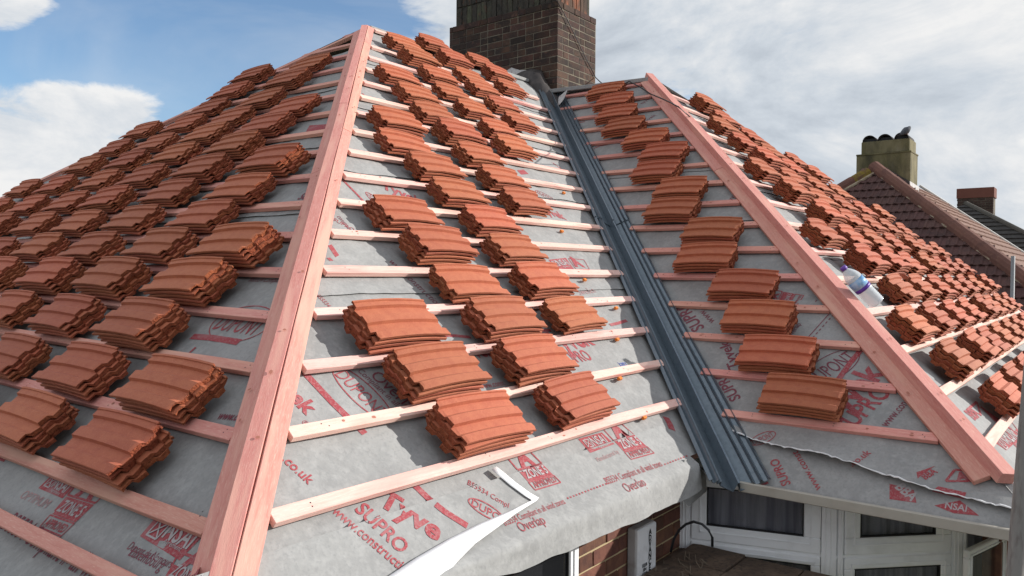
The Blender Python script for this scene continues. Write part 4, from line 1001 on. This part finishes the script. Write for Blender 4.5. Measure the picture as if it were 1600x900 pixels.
# ------------------------------------------------------------------ poles
p0_, p1_ = at_depth(1614, 600, 7.4), at_depth(1588, 905, 7.4); d_ = (p1_-p0_)
pt = MB().tube([p0_-d_*.6, p1_+d_*(-26-p1_[2])/d_[2]*.0+d_*9.0], .088, 20).build('scaffold_pole', M['pole_old'], None, smooth=True); tag(pt, 'weathered grey scaffold pole standing at the right edge in front of the eave', 'scaffold pole')
p0_, p1_ = at_depth(1583, 400, 36), at_depth(1581, 462, 36)
pt = MB().tube([p0_, np.array([p1_[0], p1_[1], -28])], .085, 12).build('scaffold_pole', M['steel'], None, smooth=True); tag(pt, 'short galvanised pole top standing beyond the sunny right slope', 'scaffold pole')

# ------------------------------------------------------------------ neighbouring house
DN = 60.0
QN = at_depth(1370, 264, DN)
nh = thing('neighbour_house', 'neighbouring house with brown interlocking tiled hip roof and stained rendered chimney', 'house', (QN[0], QN[1], -28))
TN = .80; cpn = 1/math.sqrt(1+TN*TN); spn = TN*cpn
def PN(face, s, a, h=0.0):                   # face L looks along -x, face R looks along -y; s down the slope from the apex
    if face == 'L': return QN+np.array([-s*cpn, a, -s*spn])+np.array([-spn, 0, cpn])*h
    return QN+np.array([a, -s*cpn, -s*spn])+np.array([0, -spn, cpn])*h
GN, TWN = 1.02, .98
tp = MB(); K_ = 13; ro, ru = [], []
for j in range(K_):
    v = j/(K_-1); hh = .07*max(0, math.sin(2*PI*2*v))**.8
    ro.append((v, hh))
m = MB()
top0 = [(v*TWN, 0, .10+h) for v, h in ro]; top1 = [(v*TWN, GN*1.12, -.02+h) for v, h in ro]; fr0 = [(v*TWN, 0, .01+h*.9) for v, h in ro]
m.grid([fr0, top0, top1]); TNM = mesh('roof_tile', m.v, m.f, False); TNM.materials.append(M['n_tile'])
cnt = 0
for i in range(20):
    s = (i+1)*GN; half = s*cpn
    a = -half
    while a < half:
        ctr = PN('L', s-.3, a+.5); u, v = proj(ctr)
        if u < 1640 and v < 300+(u-1310)*.62+32 and a+TWN < half+.5 and a > -half-.2 and cnt < 290:
            o = bpy.data.objects.new('roof_tile', TNM); C.objects.link(o); cnt += 1
            # local x along +y reversed keeps z outwards: X=-y, Y=up the slope
            o.matrix_world = frame(PN('L', s, a+TWN, random.uniform(0, .012)), (0, -1, 0), (cpn, 0, spn), (-spn, 0, cpn)); o.parent = nh; o.matrix_parent_inverse = Matrix.Translation(-nh.location)
        a += TWN
NR = 22
def nbody(): 
    A_, B_, = QN+np.array([0, 0, -.12]), None
    m = MB(); h = NR*cpn
    m.v = [tuple(A_), tuple(A_+np.array([-h, -h, -NR*spn])), tuple(A_+np.array([-h, h, -NR*spn])), tuple(A_+np.array([26, -h, -NR*spn])), tuple(A_+np.array([26, 0, 0])), tuple(A_+np.array([26, h, -NR*spn]))]
    m.f = [(0, 2, 1), (0, 1, 3, 4), (0, 4, 5, 2)]
    return m
# right-hand pitch: its far edge is the white verge
nR = np.array([0, -spn, cpn]); 
def onR(u, v): return hitp(nR, nR@QN, u, v)
e0, e1 = onR(1437, 292), onR(1600, 397); ve = (e1-e0)/(e1-e0)[1]
def far_x(s): y = QN[1]-s*cpn; return e0[0]+(y-e0[1])*ve[0]
h_ = NR*cpn
m = MB(); A_ = QN+np.array([0, 0, -.12]); 
m.v = [tuple(A_), tuple(A_+np.array([-h_, -h_, -NR*spn])), tuple(A_+np.array([-h_, h_, -NR*spn])), (far_x(NR), A_[1]-h_, A_[2]-NR*spn), (far_x(0), A_[1], A_[2]), (far_x(NR), A_[1]+h_, A_[2]-NR*spn)]
m.f = [(0, 2, 1), (0, 1, 3, 4), (0, 4, 5, 2), (4, 3, 5)]
m.build('roof_deck', M['n_ridge'], nh)
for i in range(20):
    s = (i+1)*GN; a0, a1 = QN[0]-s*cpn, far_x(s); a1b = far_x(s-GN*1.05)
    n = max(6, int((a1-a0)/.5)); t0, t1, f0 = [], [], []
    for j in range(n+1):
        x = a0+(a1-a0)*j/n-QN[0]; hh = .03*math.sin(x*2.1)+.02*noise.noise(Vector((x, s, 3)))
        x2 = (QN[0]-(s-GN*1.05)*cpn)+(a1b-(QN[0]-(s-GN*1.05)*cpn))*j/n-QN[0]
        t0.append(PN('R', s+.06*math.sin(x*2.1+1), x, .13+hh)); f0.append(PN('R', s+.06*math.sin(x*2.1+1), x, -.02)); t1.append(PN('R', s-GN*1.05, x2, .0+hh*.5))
    MB().grid([f0, t0, t1]).build('tile_course', M['n_tile_lit'], nh)
vd = (e1-e0)/np.linalg.norm(e1-e0)
MB().tube([e0+np.array([0, 0, .12]), e0+vd*48+np.array([0, 0, .12])], .13, 6).build('verge', M['mortar_pale2'], nh)
# hip ridge tiles
def ridge_run(p0, d, n, r, mat, l=1.5, bed=True):
    d = np.array(d, float); d /= np.linalg.norm(d)
    for k in range(n):
        q0 = np.array(p0)+d*(k*l); q1 = q0+d*(l-.03)
        MB().tube([q0, q0+d*l*.5, q1], [r*1.03, r*1.0, r*.97], 12).build('ridge_tile', mat if not (k == 0 and r < .5) else M['lichen'], nh, smooth=False)
ridge_run(QN+np.array([.25, .25, .16]), (-cpn, -cpn, -spn), 20, .50, M['n_ridge'])
ridge_run(QN+np.array([-.5, .5, -.30]), (-cpn, cpn, -spn), 12, .42, M['n_ridge'])
bm_ = MB(); pts = []
for k in range(60):
    s = .8+k*.4; q = PN('L', s, -s*cpn+.52+.16*noise.noise(Vector((k*.7, 1, 1))), .12); pts.append(q)
bm_.tube(pts, [.05+.16*max(0, noise.noise(Vector((k*.9, 4, 4)))) for k in range(60)], 6).build('bedding_mortar', M['mortar_pale'], nh)
bm_ = MB(); pts = [PN('L', .8+k*.4, (.8+k*.4)*cpn-.55+.1*noise.noise(Vector((k*.6, 2, 1))), .10) for k in range(30)]
bm_.tube(pts, .12, 6).build('bedding_mortar', M['mortar_pale'], nh)
# rendered chimney
Kc = at_depth(1422, 292, DN+2.5)
def yx(u, v, ax_): 
    return hitp((1, 0, 0), Kc[0], u, v)[1] if ax_ == 'y' else hitp((0, 1, 0), Kc[1], u, v)[0]
yl, xr_ = yx(1338, 250, 'y'), yx(1434, 250, 'x')
zz = lambda v: hitp((1, 0, 0), Kc[0], 1422, v)[2]
MB().box(Kc[0], xr_, Kc[1], yl, zz(340), zz(235)).build('chimney_shaft', M['render'], nh, bevel=.05)
MB().box(Kc[0]+.12, xr_-.12, Kc[1]+.12, yl-.35, zz(235), zz(215)).build('chimney_top', M['render'], nh, bevel=.05)
MB().box(Kc[0]-.05, xr_+.05, Kc[1]-.05, yl+.02, zz(237.5), zz(234.8)).build('chimney_band', M['render'], nh, bevel=.03)
for u in (1358, 1382, 1408):
    yc = yx(u, 215, 'y'); z0 = zz(215.5); rr_ = .52; rws = []
    for (xx, rs) in ((Kc[0]+.02, 1.0), (xr_-.2, .95)):
        rws.append([np.array([xx, yc+rr_*rs*math.cos(t_), z0+rr_*rs*.92*math.sin(t_)]) for t_ in np.linspace(0, PI, 13)])
    solid(rws, .05, (0, 0, 1)).build('chimney_pot', M['pot'], nh, smooth=True)
    MB().box(Kc[0]+.3, Kc[0]+.35, yc-rr_*.9, yc+rr_*.9, z0, z0+rr_*.55).build('pot_shade', M['gasket'], nh)
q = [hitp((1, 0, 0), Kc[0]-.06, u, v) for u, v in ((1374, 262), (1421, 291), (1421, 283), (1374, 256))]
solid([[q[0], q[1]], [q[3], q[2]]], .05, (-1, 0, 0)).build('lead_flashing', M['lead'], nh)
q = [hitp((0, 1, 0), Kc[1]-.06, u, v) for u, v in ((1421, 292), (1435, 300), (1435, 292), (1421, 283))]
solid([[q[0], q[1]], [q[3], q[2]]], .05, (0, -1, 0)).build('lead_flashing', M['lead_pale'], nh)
MB().box(QN[0]-h_+1.5, QN[0]+22, QN[1]-h_+1.5, QN[1]+h_-1.5, -28, QN[2]-NR*spn+.8).build('wall', M['brick_far_wall'], nh)
# pigeon
pg = thing('pigeon', 'grey pigeon perched on the right-hand chimney pot of the neighbouring house', 'bird', at_depth(1415, 210, DN+2.5))
pc_ = lambda u, v: at_depth(u, v, DN+2.6)
MB().tube([pc_(1405, 211.5), pc_(1409, 208.5), pc_(1413, 206), pc_(1416.5, 203.5), pc_(1419.5, 201), pc_(1421, 199.2), pc_(1421.6, 197.8)], [.06, .16, .26, .29, .20, .14, .10], 10).build('body', M['pigeon'], pg, smooth=True)
MB().tube([pc_(1421.2, 198.2), pc_(1422.4, 198.5), pc_(1423.4, 199.2)], [.08, .05, .01], 6).build('beak', M['lead'], pg)
MB().tube([pc_(1402, 212.8), pc_(1406, 210.8), pc_(1410, 208.4)], [.03, .10, .12], 6).build('tail', M['ink'], pg)
for u in (1416, 1418.5): MB().tube([pc_(u, 206), pc_(u+.3, 209.8), pc_(u-.8, 210)], .025, 5).build('leg', M['tile_chip'], pg)

# ------------------------------------------------------------------ far house
DF = 96.0
QF = at_depth(1509, 319, DF)
fh = thing('far_house', 'distant dark-roofed house with a brick chimney beyond the neighbour', 'house', (QF[0], QF[1], -28))
sl_ = .62; TF = sl_
def PF(face, s, a, h=0):
    cpf = 1/math.sqrt(1+TF*TF); spf = TF*cpf
    if face == 'L': return QF+np.array([-s*cpf, a, -s*spf])+np.array([-spf, 0, cpf])*h
    return QF+np.array([a, -s*cpf, -s*spf])+np.array([0, -spf, cpf])*h
cpf = 1/math.sqrt(1+TF*TF)
for i in range(22):
    s = (i+1)*1.0; hf = s*cpf; h2 = (s-1.03)*cpf
    MB().grid([[PF('L', s, -hf, -.02), PF('L', s, hf, -.02)], [PF('L', s, -hf, .14), PF('L', s, hf, .14)], [PF('L', s-1.03, -h2, .0), PF('L', s-1.03, h2, .0)]]).build('slate_course', M['slate'], fh)
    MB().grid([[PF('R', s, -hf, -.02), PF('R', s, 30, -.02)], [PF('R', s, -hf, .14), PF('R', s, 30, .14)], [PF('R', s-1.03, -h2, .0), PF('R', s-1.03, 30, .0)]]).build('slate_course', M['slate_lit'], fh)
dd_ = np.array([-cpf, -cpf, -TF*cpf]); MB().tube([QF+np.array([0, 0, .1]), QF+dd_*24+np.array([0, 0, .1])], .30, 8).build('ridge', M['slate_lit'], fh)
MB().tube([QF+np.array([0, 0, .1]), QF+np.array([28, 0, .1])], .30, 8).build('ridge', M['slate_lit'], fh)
Kf = at_depth(1552, 320, DF+2.0)
ylf = hitp((1, 0, 0), Kf[0], 1495, 320)[1]; xrf = hitp((0, 1, 0), Kf[1], 1556, 320)[0]
zf_ = lambda v: hitp((1, 0, 0), Kf[0], 1552, v)[2]
MB().box(Kf[0]+.05, xrf-.05, Kf[1]+.05, ylf-.05, zf_(380), zf_(308)).build('chimney_mortar', M['ch_mortar'], fh)
chh = (zf_(308)-zf_(345))/10; bl_ = chh*3
for i in range(12):
    z0 = zf_(308)-(i+1)*chh; y = Kf[1]-(bl_/2 if i % 2 else 0)
    while y < ylf-.05:
        a_, b_ = max(y, Kf[1]), min(y+bl_-.06, ylf)
        if b_-a_ > .15: put_brick(fh, (Kf[0], a_, z0), (1, 0, 0), (0, 1, 0), (0, 0, 1), .3, round(b_-a_, 2), round(chh-.06, 3), M['far_brick'])
        y += bl_
MB().box(Kf[0]-.08, xrf+.08, Kf[1]-.08, ylf+.05, zf_(308), zf_(292)).build('chimney_cap', M['far_cap'], fh, bevel=.04)
MB().box(QF[0]-12, QF[0]+26, QF[1]-12, QF[1]+12, -28, QF[2]-9).build('wall', M['brick_far_wall'], fh)
for o in list(C.objects):
    if o.get('flat'): del o['flat']
